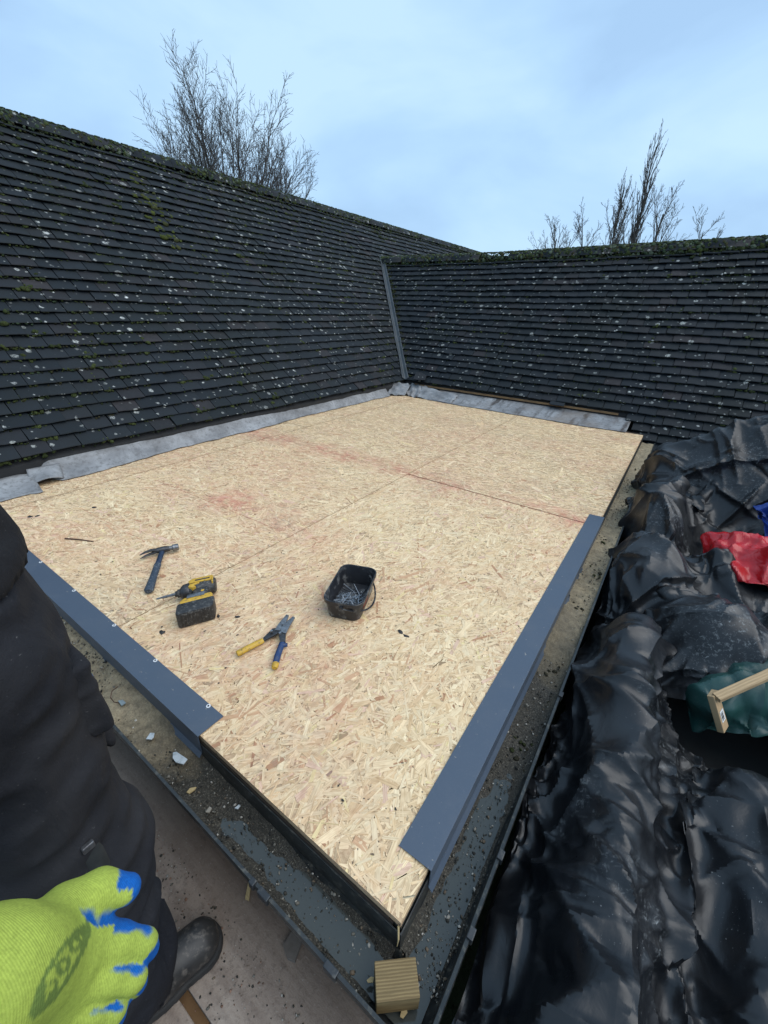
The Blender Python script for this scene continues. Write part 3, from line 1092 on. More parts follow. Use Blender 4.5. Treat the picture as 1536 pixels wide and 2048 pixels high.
silt(0, -3.0, -.004, 900, 'gritty sawdust and silt lying in the left gutter')
silt(1, .0, 4.38, 1200, 'sandy silt and moss filling the right gutter')
# water standing in the gutter
WATER = NT('puddle_water')
WATER.bump(WATER.noise(WATER.pos(), 14, 2), 0.02, .002)
WATER = WATER.done((0.05, 0.055, 0.05), 0.08, None, 0.5)


def puddle(poly_fn, label):
    pts = poly_fn()
    me = make_mesh('puddle', pts, [tuple(range(len(pts)))], WATER)
    tag(link('puddle', me), label, 'water', kind='stuff')


puddle(lambda: [(-.50, -.020, -.1085), (-.50, -.086, -.1085), (.086, -.086, -.1085), (.086, .55, -.1085), (.020, .55, -.1085), (.020, -.020, -.1085)][::-1], 'grey film of water standing in the gutter round the corner')


def grit(n, fn, smin, smax, cols, label, name='grit'):
    V0_, F0_ = ICO1
    VV, FF, CC = [], [], []
    off = 0
    # a 12-vertex stone
    bm = bmesh.new(); bmesh.ops.create_icosphere(bm, subdivisions=1, radius=1)
    tv = np.array([v.co[:] for v in bm.verts]); tf = np.array([[v.index for v in f.verts] for f in bm.faces]); bm.free()
    for i in range(n):
        P = fn()
        s = smin + (smax - smin) * rng.random() ** 3
        W = tv * (rng.uniform(.5, 1.3, 3) * s) * (1 + rng.normal(0, .18, (len(tv), 1)))
        q = np.array(Matrix.Rotation(rng.uniform(0, 6.28), 3, 'Z'))
        VV.append(W @ q.T + P); FF.append(tf + off); off += len(tv)
        CC.append(np.tile(np.array(cols[rng.integers(len(cols))]) * rng.uniform(.7, 1.3), (len(tv), 1)))
    me = np_mesh(name, np.concatenate(VV), np.concatenate(FF), GRITM, False, col=np.concatenate(CC))
    return tag(link(name, me), label, 'grit', kind='stuff')


def m_attr(name, rough):
    t = NT(name)
    at = t.node('ShaderNodeAttribute', attribute_name='tint').outputs['Color']
    return t.done(at, rough, None, .3)


GRITM = m_attr('grit', .8)


def gl():
    x = -.02 - 1.7 * rng.random() ** .9
    o = rng.uniform(.008, .104)
    d = np.interp(-x, [0, .15, .45, .62, .80, 1.0, 1.6, 3], [.003, .004, .009, .016, .030, .045, .052, .05])
    return np.array([x, -o, min(-.1135 + d + ((o - .055) / .05) ** 2 * .010, -.058)])


def gr():
    y = -.02 + 3.2 * rng.random() ** 1.5
    o = rng.uniform(.008, .104)
    d = np.interp(y, [0, .3, .7, 1.0, 1.6, 4.4], [.005, .007, .016, .034, .048, .055])
    return np.array([o, y, min(-.1135 + d + ((o - .055) / .05) ** 2 * .010, -.058)])


STONE = [(.17, .16, .135), (.09, .085, .07), (.035, .035, .03), (.34, .32, .28), (.13, .10, .07), (.02, .02, .018), (.05, .048, .04), (.04, .038, .03)]
grit(1900, gl, .0009, .0042, STONE, 'loose grit and chips in the left gutter')
grit(2200, gr, .0009, .0040, STONE, 'loose grit and chips in the right gutter')


def gm():
    y = .6 + 3.4 * rng.random()
    return gr() * 0 + np.array([.03 + .06 * rng.random(), y, -.064 + .004 * rng.random()]) if y > 1.2 else gr() + np.array([0, 0, .002])


# dark lumps of moss washed into the right gutter
spots = []
for i in range(90):
    c = rng.choice([1.02, 1.35, 1.62, 2.05, 2.6, 3.0, 3.5, .55, .9])
    P = np.array([.03 + .065 * rng.random(), c + rng.normal(0, .05), 0])
    d = np.interp(P[1], [0, .3, .7, 1.0, 1.6, 4.4], [.005, .007, .016, .034, .048, .055])
    P[2] = min(-.114 + d, -.062)
    spots.append((P, rng.uniform(.003, .009), (0, 0, 1), .6, (.05, .045, .03) if rng.random() < .7 else (.05, .06, .025), False))
o = moss_mesh('moss_lumps', spots, None)
tag(o, 'dark moss lumps lying on the sandy silt of the right gutter', 'moss', kind='stuff')

# ================================================================== walkway the worker stands on, and the floor under the sheeting
def m_board():
    t = NT('dusty_scaffold_board')
    p = t.pos(); s = t.sep(p)
    n = t.noise(p, 3.2, 6, 0.65); nf = t.noise(p, 70, 5, 0.7); ng = t.noise(t.mapping(p, scale=(3, 40, 3)), 1.0, 4)
    c = t.ramp(n, [(0.28, (0.17, 0.128, 0.098)), (0.5, (0.29, 0.232, 0.188)), (0.70, (0.39, 0.33, 0.275))])
    c = t.mix(t.ramp(ng, [(0.4, 0.0), (0.7, 0.35)]), c, (0.10, 0.07, 0.06))
    dk = t.math('MULTIPLY', t.ramp(t.math('ADD', s[1], t.math('MULTIPLY', t.math('SUBTRACT', n, .5), .35)), [(-0.0, 0.0), (0.03, 1.0)]), 1.0)
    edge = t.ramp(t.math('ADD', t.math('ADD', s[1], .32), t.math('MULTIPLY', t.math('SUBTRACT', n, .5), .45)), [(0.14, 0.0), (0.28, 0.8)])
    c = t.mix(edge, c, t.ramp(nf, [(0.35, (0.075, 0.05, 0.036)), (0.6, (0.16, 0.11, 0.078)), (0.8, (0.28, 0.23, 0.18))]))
    c = t.mix(t.ramp(nf, [(0.5, 0.0), (0.68, 0.45)]), c, (0.07, 0.052, 0.043))
    c = t.mix(t.ramp(t.noise(p, 190, 2), [(0.66, 0.0), (0.72, 0.6)]), c, (0.33, 0.30, 0.27))
    t.bump(t.math('ADD', nf, ng), 0.6, 0.005)
    return t.done(c, 0.85, None, .25)


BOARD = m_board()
ZP = -.30
walk = empty('walkway', (-1.2, -.5, ZP))
tag(walk, 'dusty boards of the working platform below the gutter', kind='structure')
yb = -.022
for i, w in enumerate((.246, .30, .30, .30, .30)):
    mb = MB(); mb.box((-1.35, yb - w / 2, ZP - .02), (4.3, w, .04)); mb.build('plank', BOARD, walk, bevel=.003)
    yb -= w + .020
for x in (-.35, -1.9, .6): MB().box((x, -.75, ZP - .09), (.10, 1.5, .09)).build('cross_beam', BATTEN, walk)
for x in (-.35, -1.9): MB().box((x, -.75, (ZP - .134 - 3.1) / 2), (.09, .09, 3.1 + ZP - .14)).build('post', BATTEN, walk)


def gw():
    x = -.05 - 1.6 * rng.random(); y = -.14 - abs(rng.normal(0, .07))
    return np.array([x, y, ZP + .0008])


grit(1500, gw, .0007, .0035, STONE + [(.16, .09, .06), (.22, .13, .09)], 'grit and crumbs on the walkway boards beside the gutter')
FLOOR = simple('dark_flat_roof_felt', (0.035, 0.034, 0.033), (0.06, 0.055, 0.05), 8, 0.9, bump=0.4)
mb = MB(); mb.box((3.1, 1.45, -.41), (5.9, 5.3, .06)); o = mb.build('lower_roof', FLOOR); tag(o, 'dark felt of the lower flat roof under the sheeting', kind='structure')
mb = MB(); mb.box((3.2, 1.5, -1.77), (5.5, 5.0, 2.64)); o = mb.build('lower_wall', WALL); tag(o, 'wall under the lower flat roof', kind='structure')

# ================================================================== black sheeting heaped on the lower roof (draped by a small cloth solver)
def drape(X0, X1, Y0, Y1, H, excess, passes, seed, cell=0.06, keep=None, mode='both', iters=(150, 70, 30), zstart=.25, amp=.03, freq=4.0, pin_left=None, pull=1.0):
    """A sheet bigger than the patch X0..X1 x Y0..Y1 falls on the height field H(x, y) and buckles into folds.
    Returns vertices (n,3), quads and the grid shape."""
    r = np.random.default_rng(seed)
    ex, ey = excess
    nx = int((X1 - X0) * ex / cell) + 1; ny = int((Y1 - Y0) * ey / cell) + 1
    gx, gy = np.meshgrid(np.linspace(X0, X1, nx), np.linspace(Y0, Y1, ny))
    P = np.stack([gx, gy, np.zeros_like(gx)], -1)
    flat = P.reshape(-1, 3)
    P[..., 2] = H(gx, gy) + zstart + amp * fbm(flat, freq, 2, seed).reshape(gx.shape)
    P[..., 0] += .3 * amp * fbm(flat, freq, 2, seed + 5).reshape(gx.shape)
    P[..., 1] += .3 * amp * fbm(flat, freq, 2, seed + 9).reshape(gx.shape)
    lx, ly = (X1 - X0) * ex / (nx - 1), (Y1 - Y0) * ey / (ny - 1)
    for lev in range(passes):
        if lev:                                        # refine the grid
            ny, nx = P.shape[:2]
            Q = np.zeros((2 * ny - 1, 2 * nx - 1, 3))
            Q[::2, ::2] = P
            Q[1::2, ::2] = (P[1:] + P[:-1]) / 2
            Q[::2, 1::2] = (P[:, 1:] + P[:, :-1]) / 2
            Q[1::2, 1::2] = (P[1:, 1:] + P[:-1, :-1] + P[1:, :-1] + P[:-1, 1:]) / 4
            P = Q; lx /= 2; ly /= 2
            P[..., 2] += r.normal(0, lx * .04, P.shape[:2])
        old = P.copy()
        ld = math.hypot(lx, ly)
        g = -.0016 * (1.0 if lev == 0 else .45 if lev == 1 else .2)

        def solve(a, b, rest, k, kc):
            d = P[b] - P[a]
            L = np.sqrt((d * d).sum(-1)) + 1e-9
            s = (L - rest) / L
            s = np.where(s > 0, s * k, s * kc)[..., None] * .5 * d
            P[a] += s; P[b] -= s
        S = np.s_
        for it in range(iters[lev]):
            vel = (P - old) * .86
            old = P.copy()
            P += np.clip(vel, -.03, .03)
            P[..., 2] += g
            for _ in range(2):
                for st in (0, 1):
                    solve(S[st:-1:2, :], S[st + 1::2, :], ly, 1.0, .9) if (P.shape[0] - st) % 2 == 0 else solve(S[st:-1:2, :], S[st + 1:P.shape[0]:2, :], ly, 1.0, .9)
                    solve(S[:, st:-1:2], S[:, st + 1:P.shape[1]:2], lx, 1.0, .9)
                for a, b in ((S[:-1:2, :-1], S[1::2, 1:]), (S[1:-1:2, :-1], S[2::2, 1:]), (S[:-1:2, 1:], S[1::2, :-1]), (S[1:-1:2, 1:], S[2::2, :-1])):
                    na = P[a].shape[0]; nb = P[b].shape[0]
                    if na == nb: solve(a, b, ld, .6, .5)
                # bending: keep second neighbours apart
                for st in range(4):
                    n_ = (P.shape[0] - 2 - st + 3) // 4
                    if n_ > 0: solve(S[st:st + 4 * n_:4, :], S[st + 2:st + 2 + 4 * n_:4, :], 2 * ly, .0, .10)
                    n_ = (P.shape[1] - 2 - st + 3) // 4
                    if n_ > 0: solve(S[:, st:st + 4 * n_:4], S[:, st + 2:st + 2 + 4 * n_:4], 2 * lx, .0, .10)
            for sl in (S[0, :], S[-1, :], S[:, 0], S[:, -1]):      # the edges are weighted down where they lie
                P[sl + (S[:2],)] = old[sl + (S[:2],)]
            if pin_left is not None: P[:, 0, 2] = np.minimum(P[:, 0, 2], pin_left)
            hz = H(P[..., 0], P[..., 1]) + .006
            hit = P[..., 2] < hz
            P[..., 2] = np.where(hit, hz, P[..., 2])
            fr = hit[..., None] * np.array([.55, .55, 0])
            P += (old - P) * fr
    ny, nx = P.shape[:2]
    q = (np.arange(ny - 1)[:, None] * nx + np.arange(nx - 1)[None])
    F = np.stack([q, q + 1, q + nx + 1, q + nx], -1)
    if keep is not None:
        u = (np.arange(nx - 1) + .5) / (nx - 1); v = (np.arange(ny - 1) + .5) / (ny - 1)
        uu, vv = np.meshgrid(u, v)
        F = F[keep(uu, vv)]
    F = F.reshape(-1, 4)
    used = np.unique(F)
    remap = np.full(nx * ny, -1); remap[used] = np.arange(len(used))
    uu, vv = np.meshgrid(np.arange(nx) * lx, np.arange(ny) * ly)
    return P.reshape(-1, 3)[used], remap[F], np.stack([uu, vv], -1).reshape(-1, 2)[used]


def bump_h(x, y, cx, cy, rx_, ry_, top, rot=0.0, p=2.0):
    c, s = math.cos(rot), math.sin(rot)
    u = ((x - cx) * c + (y - cy) * s) / rx_; v = (-(x - cx) * s + (y - cy) * c) / ry_
    d = (np.abs(u) ** p + np.abs(v) ** p)
    return np.where(d < 1, top * np.sqrt(np.clip(1 - d, 0, 1)), 0)


BASE = -.38


def creases(V, seed, amp=1.0, waves=((.42, .20), (.30, .22), (.21, .24), (.15, .20), (.10, .14), (.07, .10)), stretch=.75):
    """Sharp folds of stiff plastic: crossing triangle waves give flat facets that meet in creases."""
    r = np.random.default_rng(seed)
    P = V * np.array([1.0, stretch, 1.1])
    out = np.zeros(len(V))
    for lam, slope in waves:
        for k in range(2):
            d = r.normal(0, 1, 3); d[2] *= .5; d /= np.linalg.norm(d)
            w = fbm(P, 1 / (lam * 2.6), 1, r.uniform(0, 50))
            ph = (P @ d) / lam + .60 * w + r.uniform(0, 9)
            tri = np.abs((ph % 1) * 2 - 1) * 2 - 1
            mod = np.clip(.5 + 1.1 * fbm(P, 1 / (lam * 3), 2, r.uniform(0, 50)), 0, 1.5)
            out += tri * mod * slope * lam / 4
    return out * amp


def normals(V, F):
    N = np.zeros_like(V)
    fn = np.cross(V[F[:, 2]] - V[F[:, 0]], V[F[:, 3]] - V[F[:, 1]])
    for k in range(4): np.add.at(N, F[:, k], fn)
    return N / (np.linalg.norm(N, axis=1, keepdims=True) + 1e-12)


def under_front(x, y):
    """What lies under the near sheet: a long roll beside the gutter, a low stack of boards to the right."""
    h = np.full(np.shape(x), BASE)
    h = np.maximum(h, np.where(x < .34, -.235 + .03 * np.sin(y * 9) - .05 * np.clip(y - .4, 0, 1), BASE))
    t = np.clip((y + .35) / 1.55, 0, 1)
    cxx = .355 - .105 * t
    rr = .105 + .012 * np.sin(y * 5)
    top = -.04 + .125 * t
    end = np.clip((1.27 - y) / .10, 0, 1) ** .5
    w = np.clip(1 - np.abs((x - cxx) / rr) ** 2.4, 0, 1) ** .5
    h = np.maximum(h, BASE + (top - BASE) * w * end)
    lump = np.clip(1 - ((x - .215) / .075) ** 2 - ((y - .20) / .16) ** 2, 0, 1) ** .5
    h = np.maximum(h, -.235 + .10 * lump)
    st = np.clip((x - .475 - .035 * np.sin(y * 7 + 1) - .02 * np.sin(y * 17)) / .12, 0, 1) * np.clip((.86 - y) / .07, 0, 1)
    h = np.maximum(h, BASE + (.30 + .16 * np.clip(x - .5, 0, 1) - .05 * np.clip(.3 - y, 0, 1)) * st ** .5)
    return h


def under_back(x, y):
    """Behind: humps of sacks, and a tall stack leaning on the tiled slope."""
    h = np.full(np.shape(x), BASE)
    h = np.maximum(h, BASE + bump_h(x, y, .265, 1.70, .16, .34, .50, .12, 2.6))
    h = np.maximum(h, BASE + bump_h(x, y, .50, 1.33, .24, .17, .50, -.25, 2.4))
    h = np.maximum(h, BASE + bump_h(x, y, .90, 1.42, .30, .20, .48, .2, 2.2))
    h = np.maximum(h, BASE + bump_h(x, y, .26, 2.35, .15, .38, .56, .1, 2.8))
    h = np.maximum(h, BASE + bump_h(x, y, .62, 1.85, .26, .28, .40, .1, 2.8))
    ridge_ = np.interp(x, [.12, .19, .36, .62, 1.0, 1.6], [-.05, .27, .37, .55, .76, .97])
    slope = np.where(y > 2.95, np.clip(1 - (y - 2.95) / .9, 0, 1), np.clip(1 - (2.95 - y) / .50, 0, 1) ** .7)
    h = np.maximum(h, BASE + (ridge_ - BASE) * slope * np.clip((x - .12) / .06, 0, 1))
    roofz = ZE + (y - YE) * TP + .05
    h = np.maximum(h, np.where(x > .1, roofz, BASE))
    return h


def m_tarp(name, base, rough, dust, lines):
    t = NT(name)
    p = t.pos()
    n = t.noise(p, 3.0, 3, 0.6, 0.5); nf = t.noise(p, 34, 3, 0.7); nm = t.noise(p, 11, 3, 0.62, 0.8)
    c = t.mix(t.ramp(n, [(0.35, 0.0), (0.7, 1.0)]), base, tuple(b * 1.7 for b in base))
    d = t.math('MULTIPLY', t.ramp(t.noise(p, 2.6, 2, 0.6), [(0.50, 0.0), (0.66, 1.0)]), t.ramp(t.noise(p, 70, 5, 0.78, 0.6), [(0.54, 0.0), (0.74, 1.0)]))
    c = t.mix(t.math('MULTIPLY', d, dust), c, (0.34, 0.36, 0.36))
    d2 = t.ramp(nm, [(0.52, 0.0), (0.76, 0.12)])
    c = t.mix(t.math('MULTIPLY', d2, dust), c, (0.085, 0.085, 0.092))
    spk = t.ramp(t.noise(p, 210, 2, .5), [(0.70, 0.0), (0.74, 1.0)])
    c = t.mix(t.math('MULTIPLY', t.math('MULTIPLY', spk, dust * .9), t.ramp(n, [(0.48, 0.0), (0.62, 1.0)])), c, (0.4, 0.4, 0.39))
    # fine crinkles
    cr1 = t.voronoi(t.mapping(p, scale=(1, .6, 1)), 9, 'DISTANCE_TO_EDGE')
    cr1 = t.ramp(cr1, [(0.0, 1.0), (0.10, 0.0)])
    cr2 = t.noise(t.mapping(p, scale=(1, .5, 1)), 16, 4, 0.6, 1.2)
    h_ = t.math('ADD', t.math('MULTIPLY', cr1, .25), t.math('ADD', cr2, t.math('MULTIPLY', nf, .15)))
    t.bump(h_, 0.22, 0.006)
    rg = t.math('ADD', t.ramp(nm, [(0.3, rough - .06), (0.7, rough + .14)]), t.math('MULTIPLY', d, .3))
    return t.done(c, rg, None, .5)


TARP = m_tarp('black_polythene', (0.0055, 0.0062, 0.0075), .33, .75, True)


def tarp_obj(name, V, F, mat, label, cat='sheeting', group=None, sharp=30):
    me = np_mesh(name, V, F, mat, True)
    me.set_sharp_from_angle(angle=math.radians(sharp))
    return tag(link(name, me), label, cat, group)


def refine(V, F):
    """One linear subdivision of a quad mesh."""
    E_ = np.sort(np.concatenate([F[:, [0, 1]], F[:, [1, 2]], F[:, [2, 3]], F[:, [3, 0]]]), 1)
    U, inv = np.unique(E_, axis=0, return_inverse=True)
    inv = inv.reshape(4, -1) + len(V)
    C = np.arange(len(F)) + len(V) + len(U)
    W = np.concatenate([V, V[U].mean(1), V[F].mean(1)])
    G = np.concatenate([np.stack([F[:, k], inv[k], C, inv[k - 1]], 1) for k in range(4)])
    return W, G


def relax(V, F, n=3):
    for _ in range(n):
        A = np.zeros_like(V); c = np.zeros(len(V))
        for k in range(4):
            np.add.at(A, F[:, k], V[F[:, (k + 1) % 4]]); np.add.at(c, F[:, k], 1)
            np.add.at(A, F[:, k], V[F[:, k - 1]]); np.add.at(c, F[:, k], 1)
        V = .5 * V + .5 * A / c[:, None]
    return V


def fold_field(U, folds):
    """Creases of a stiff sheet: each fold has a sharp crest and hollow flanks, tapering out along a bent line."""
    out = np.zeros(len(U))
    for pts, w1, w2, h in folds:
        pts = np.asarray(pts, float)
        m = 6 * max(w1, w2)
        lo, hi = pts.min(0) - m, pts.max(0) + m
        sel = np.where((U[:, 0] > lo[0]) & (U[:, 0] < hi[0]) & (U[:, 1] > lo[1]) & (U[:, 1] < hi[1]))[0]
        if not len(sel): continue
        Q = U[sel]
        seg = np.linalg.norm(np.diff(pts, axis=0), axis=1); cum = np.concatenate([[0], np.cumsum(seg)]); tot = cum[-1]
        best = np.full(len(Q), 9.0); side = np.zeros(len(Q)); tt = np.zeros(len(Q))
        for k in range(len(seg)):
            d = (pts[k + 1] - pts[k]) / seg[k]
            t = np.clip((Q - pts[k]) @ d, 0, seg[k])
            r = Q - pts[k] - t[:, None] * d
            dist = np.linalg.norm(r, axis=1)
            b = dist < best
            best[b] = dist[b]; side[b] = (r[:, 0] * -d[1] + r[:, 1] * d[0])[b]; tt[b] = ((cum[k] + t) / tot)[b]
        w = np.where(side > 0, w1, w2) * (.45 + .55 * np.sin(np.pi * tt))
        out[sel] += h * np.sin(np.pi * np.clip(tt, .02, .98)) ** .8 * np.exp(-(np.sqrt(best * best + 7.0e-6) - .0026) / w)
    return out


def bent(r, p, ang, L, bend):
    """A bent line of four points starting at p."""
    P = [np.array(p, float)]
    for k in range(4):
        ang += r.normal(0, bend)
        P.append(P[-1] + np.array([math.cos(ang), math.sin(ang)]) * L / 4)
    return P


def make_folds(seed, LX, LY, n_long, n_short, n_star, ang, spread, long_len, hscale=1.0):
    r = np.random.default_rng(seed)
    out = []
    for _ in range(n_long):
        L = r.uniform(*long_len); p = (r.uniform(-.05, LX), r.uniform(-.2, LY))
        w = r.uniform(.018, .05)
        out.append((bent(r, p, ang + r.normal(0, spread), L, .16), w, w * r.uniform(.35, 1.0), hscale * w * r.uniform(.45, .95)))
    for _ in range(n_short):
        L = r.uniform(.06, .22); p = (r.uniform(0, LX), r.uniform(0, LY)); w = r.uniform(.008, .022)
        out.append((bent(r, p, r.uniform(0, 6.28), L, .25), w, w * r.uniform(.4, 1.0), hscale * w * r.uniform(.35, .8) * (1 if r.random() < .75 else -1)))
    for _ in range(n_star):
        p = np.array([r.uniform(.03, LX), r.uniform(.03, LY)]); a0 = r.uniform(0, 6.28); k = r.integers(3, 7)
        for j in range(k):
            L = r.uniform(.10, .38); w = r.uniform(.014, .036)
            out.append((bent(r, p, a0 + 6.28 * j / k + r.normal(0, .3), L, .12), w, w * r.uniform(.4, 1.0), hscale * w * r.uniform(.45, .9)))
    return out


def fold_all(V, F, U, folds, smooth=2):
    V = relax(V, F, smooth)
    W, F2 = refine(np.concatenate([V, U], 1), F)
    V, U = W[:, :3], W[:, 3:]
    N = normals(V, F2)
    return V + N * (fold_field(U, folds) + .004)[:, None], F2


V, F, U = drape(.125, 1.55, 1.08, 3.42, under_back, (1.16, 1.14), 3, 21, amp=.11, freq=3.0, iters=(110, 45, 18), pin_left=-.12, cell=.045)
V, F = fold_all(V, F, U, make_folds(5, 1.65, 2.7, 75, 330, 60, 1.3, .55, (.25, .8), 1.35))
tarp_obj('sheeting', V, F, TARP, 'crumpled black plastic sheeting heaped against the lower roof', group='black sheets on the lower roof')
V, F, U = drape(.122, 1.50, -.75, 1.32, under_front, (1.14, 1.05), 3, 4, amp=.07, freq=2.2, iters=(110, 45, 18), pin_left=-.17, cell=.045,
                keep=lambda u, v: ~((u > .27 + .03 * np.sin(v * 40)) & (v > .80 + .03 * np.sin(u * 23))))
V, F = fold_all(V, F, U, make_folds(9, 1.0, 2.2, 60, 260, 40, 1.62, .26, (.35, 1.2), 1.15))
tarp_obj('sheeting', V, F, TARP, 'black plastic sheeting over a long roll beside the gutter, dusty', group='black sheets on the lower roof')

# ================================================================== tools and small things
def gp(px, py, z):
    """World point at height z seen at pixel (px, py) of the 1536 x 2048 photograph: a way of measuring where things lie."""
    r = CR.T @ np.array([(px - 768) / FPX, (py - 1024) / FPX, 1.0])
    return CAM + r * (z - CAM[2]) / r[2]


BLACKP = simple('black_tool_plastic', (0.014, 0.014, 0.015), (0.035, 0.034, 0.033), 60, 0.5, bump=0.2, dirt=(.22, .21, .19), dirt_amt=.5, dirt_scale=90)
YELLOW = simple('tool_yellow', (0.62, 0.37, 0.035), (0.50, 0.29, 0.03), 50, 0.45, dirt=(.10, .08, .05), dirt_amt=.7, dirt_scale=90)
BLUEG = simple('blue_grip', (0.018, 0.05, 0.15), (0.012, 0.03, 0.09), 50, 0.5, dirt=(.12, .12, .12), dirt_amt=.5, dirt_scale=110)
STEEL = simple('worn_steel', (0.30, 0.30, 0.31), (0.16, 0.16, 0.165), 60, 0.38, 0.85, dirt=(.05, .04, .035), dirt_amt=.5, dirt_scale=120)
DSTEEL = simple('dark_steel', (0.065, 0.066, 0.07), (0.035, 0.035, 0.037), 60, 0.42, 0.6, dirt=(.2, .19, .18), dirt_amt=.35, dirt_scale=120)
RUBBER = simple('scuffed_blue_rubber', (0.022, 0.034, 0.052), (0.04, 0.055, 0.075), 70, 0.55, bump=.3, dirt=(.25, .27, .28), dirt_amt=.55, dirt_scale=100)


def local(o, a, h):
    a = np.array([a[0], a[1], 0]); a = a / np.linalg.norm(a)
    h = np.array([h[0], h[1], 0]); h = h / np.linalg.norm(h)
    return lambda p: np.array([o[0], o[1], 0]) + a * p[0] + h * p[1] + np.array([0, 0, p[2]])


# ---- hammer
pe, pj = gp(297, 1183, .015), gp(325, 1101, .02)
pc, pf = gp(292, 1110, .02), gp(360, 1097, .02)
ham = empty('claw_hammer', (pe[0], pe[1], 0))
tag(ham, 'claw hammer with scuffed dark blue rubber grip lying left of the driver', 'hammer')
mb = MB()
P = [pe + (pj - pe) * t for t in (0, .03, .10, .30, .5, .62)]
mb.tube(P, [.0135, .0185, .0175, .0150, .0145, .0150], 12, flat=.72); mb.build('grip', RUBBER, ham, smooth=True)
mb = MB(); mb.tube([pe + (pj - pe) * t for t in (.60, .8, 1.0)], [.0125, .0115, .0120], 10, flat=.7); mb.build('handle', simple('blue_steel_shaft', (.035, .055, .10), (.02, .03, .055), 60, .4, .4, dirt=(.3, .3, .3), dirt_amt=.4), ham, smooth=True)
hd = (pf - pc); hd[2] = 0; hl = np.linalg.norm(hd); hd /= hl; hs = np.array([-hd[1], hd[0], 0]); back = (pe - pj) / np.linalg.norm(pe - pj)
mb = MB(); c0 = pj + np.array([0, 0, .004])
mb.tube([c0 - hd * .022, c0 + hd * .012, c0 + hd * .030], [.0135, .0150, .0115], 10); mb.build('head', DSTEEL, ham, smooth=True)
mb = MB(); mb.tube([c0 + hd * .028, c0 + hd * .040, c0 + hd * .044, c0 + hd * .066, c0 + hd * .068], [.0105, .0110, .0152, .0152, .0135], 14); mb.build('striking_face', STEEL, ham, smooth=True)
for s in (-1, 1):
    mb = MB(); up = np.array([0, 0, 1.0])
    pts = [c0 - hd * .016 + up * s * .003, c0 - hd * .042 + up * s * .008, c0 - hd * .066 + back * .010 + up * s * .009, c0 - hd * .084 + back * .026 + up * s * .0085]
    mb.tube(pts, [.0095, .0078, .0058, .0022], 8, flat=.85); mb.build('claw', DSTEEL, ham, smooth=True)

# ---- impact driver lying on its side
O = (-1.178, .352)
T_0 = local(O, (-.456, -.89), (.80, -.60))
T = lambda p: T_0((p[0], p[1] - .022 * min(1, max(0, (p[1] - .04) / .05)), p[2]))      # short grip
drv = empty('impact_driver', (O[0], O[1], 0))
tag(drv, 'black and yellow cordless impact driver lying on its side with battery', 'power drill')


def ring_tube(xs, rs, y=0.0, z=.034, n=16, flat=1.0):
    """Round body along the driver's axis."""
    V, F = [], []
    for x, r in zip(xs, rs):
        for k in range(n):
            an = 2 * math.pi * k / n
            V.append(T((x, y + r * math.cos(an) * 1.05, z + r * flat * math.sin(an))))
    m = len(xs)
    for i in range(m - 1):
        for k in range(n):
            F.append((i * n + k, i * n + (k + 1) % n, (i + 1) * n + (k + 1) % n, (i + 1) * n + k))
    F.append(tuple(range(n - 1, -1, -1))); F.append(tuple((m - 1) * n + k for k in range(n)))
    mb = MB(); mb.add(V, F); return mb


ring_tube([-.062, -.058, -.03, .028, .034], [.025, .030, .0325, .0325, .030]).build('motor_housing', BLACKP, drv, smooth=True)
ring_tube([.030, .036, .056, .066], [.030, .0315, .029, .020]).build('nose_cone', DSTEEL, drv, smooth=True)
ring_tube([.064, .068, .076, .080, .086], [.014, .016, .016, .0115, .0105], n=12).build('chuck', BLACKP, drv, smooth=True)
ring_tube([.084, .100, .102, .128, .132, .148, .153], [.0062, .0062, .0052, .0052, .0034, .0034, .0006], n=8).build('driver_bit', STEEL, drv, smooth=True)


def slab(poly, z0, z1, mat, name, bevel=.002, parent=drv):
    mb = MB(); mb.prism(poly, z0, z1, T)
    return mb.build(name, mat, parent, smooth=True, bevel=bevel)


slab([(-.052, -.024), (.020, -.026), (.036, -.016), (.032, .000), (-.010, .003), (-.048, .006)], .028, .0695, YELLOW, 'yellow_shell')
slab([(-.044, -.010), (.010, -.013), (.012, -.006), (-.042, -.003)], .0694, .0704, BLACKP, 'name_strip', .0003)
slab([(-.004, .000), (.030, .004), (.034, .018), (.018, .030), (.006, .026), (.016, .014), (-.006, .010)], .028, .067, YELLOW, 'yellow_shell')
slab([(-.055, -.020), (-.050, -.020), (-.050, .020), (-.055, .020)], .012, .0685, YELLOW, 'rear_band', .001)
slab([(-.034, .018), (.020, .018), (.016, .060), (.010, .106), (-.030, .106), (-.038, .060)], .016, .056, BLACKP, 'grip', .009)
slab([(.018, .036), (.030, .034), (.026, .056), (.014, .060)], .028, .044, BLACKP, 'trigger', .003)
slab([(-.024, .048), (-.012, .048), (-.012, .066), (-.022, .068)], .055, .0575, YELLOW, 'grip_inlay', .0008)
slab([(-.050, .104), (.044, .104), (.056, .120), (.056, .136), (-.056, .136), (-.056, .114)], .010, .064, YELLOW, 'foot', .004)
slab([(-.048, .100), (.030, .100), (.038, .112), (-.048, .112)], .012, .0635, BLACKP, 'foot_cover', .004)
slab([(-.030, .092), (.032, .092), (.034, .112), (-.028, .114)], .0625, .0665, STEEL, 'belt_clip', .001)
bat = slab([(-.060, .134), (.060, .134), (.064, .142), (.064, .186), (.056, .196), (-.054, .196), (-.062, .188), (-.064, .142)], .001, .066, BLACKP, 'battery', .007)
for i in range(9):
    x = -.050 + i * .0125
    mb = MB(); mb.prism([(x, .140), (x + .0055, .140), (x + .0055, .1985), (x, .1985)], .008, .060, T)
    mb.build('rib', BLACKP, bat, bevel=.001)

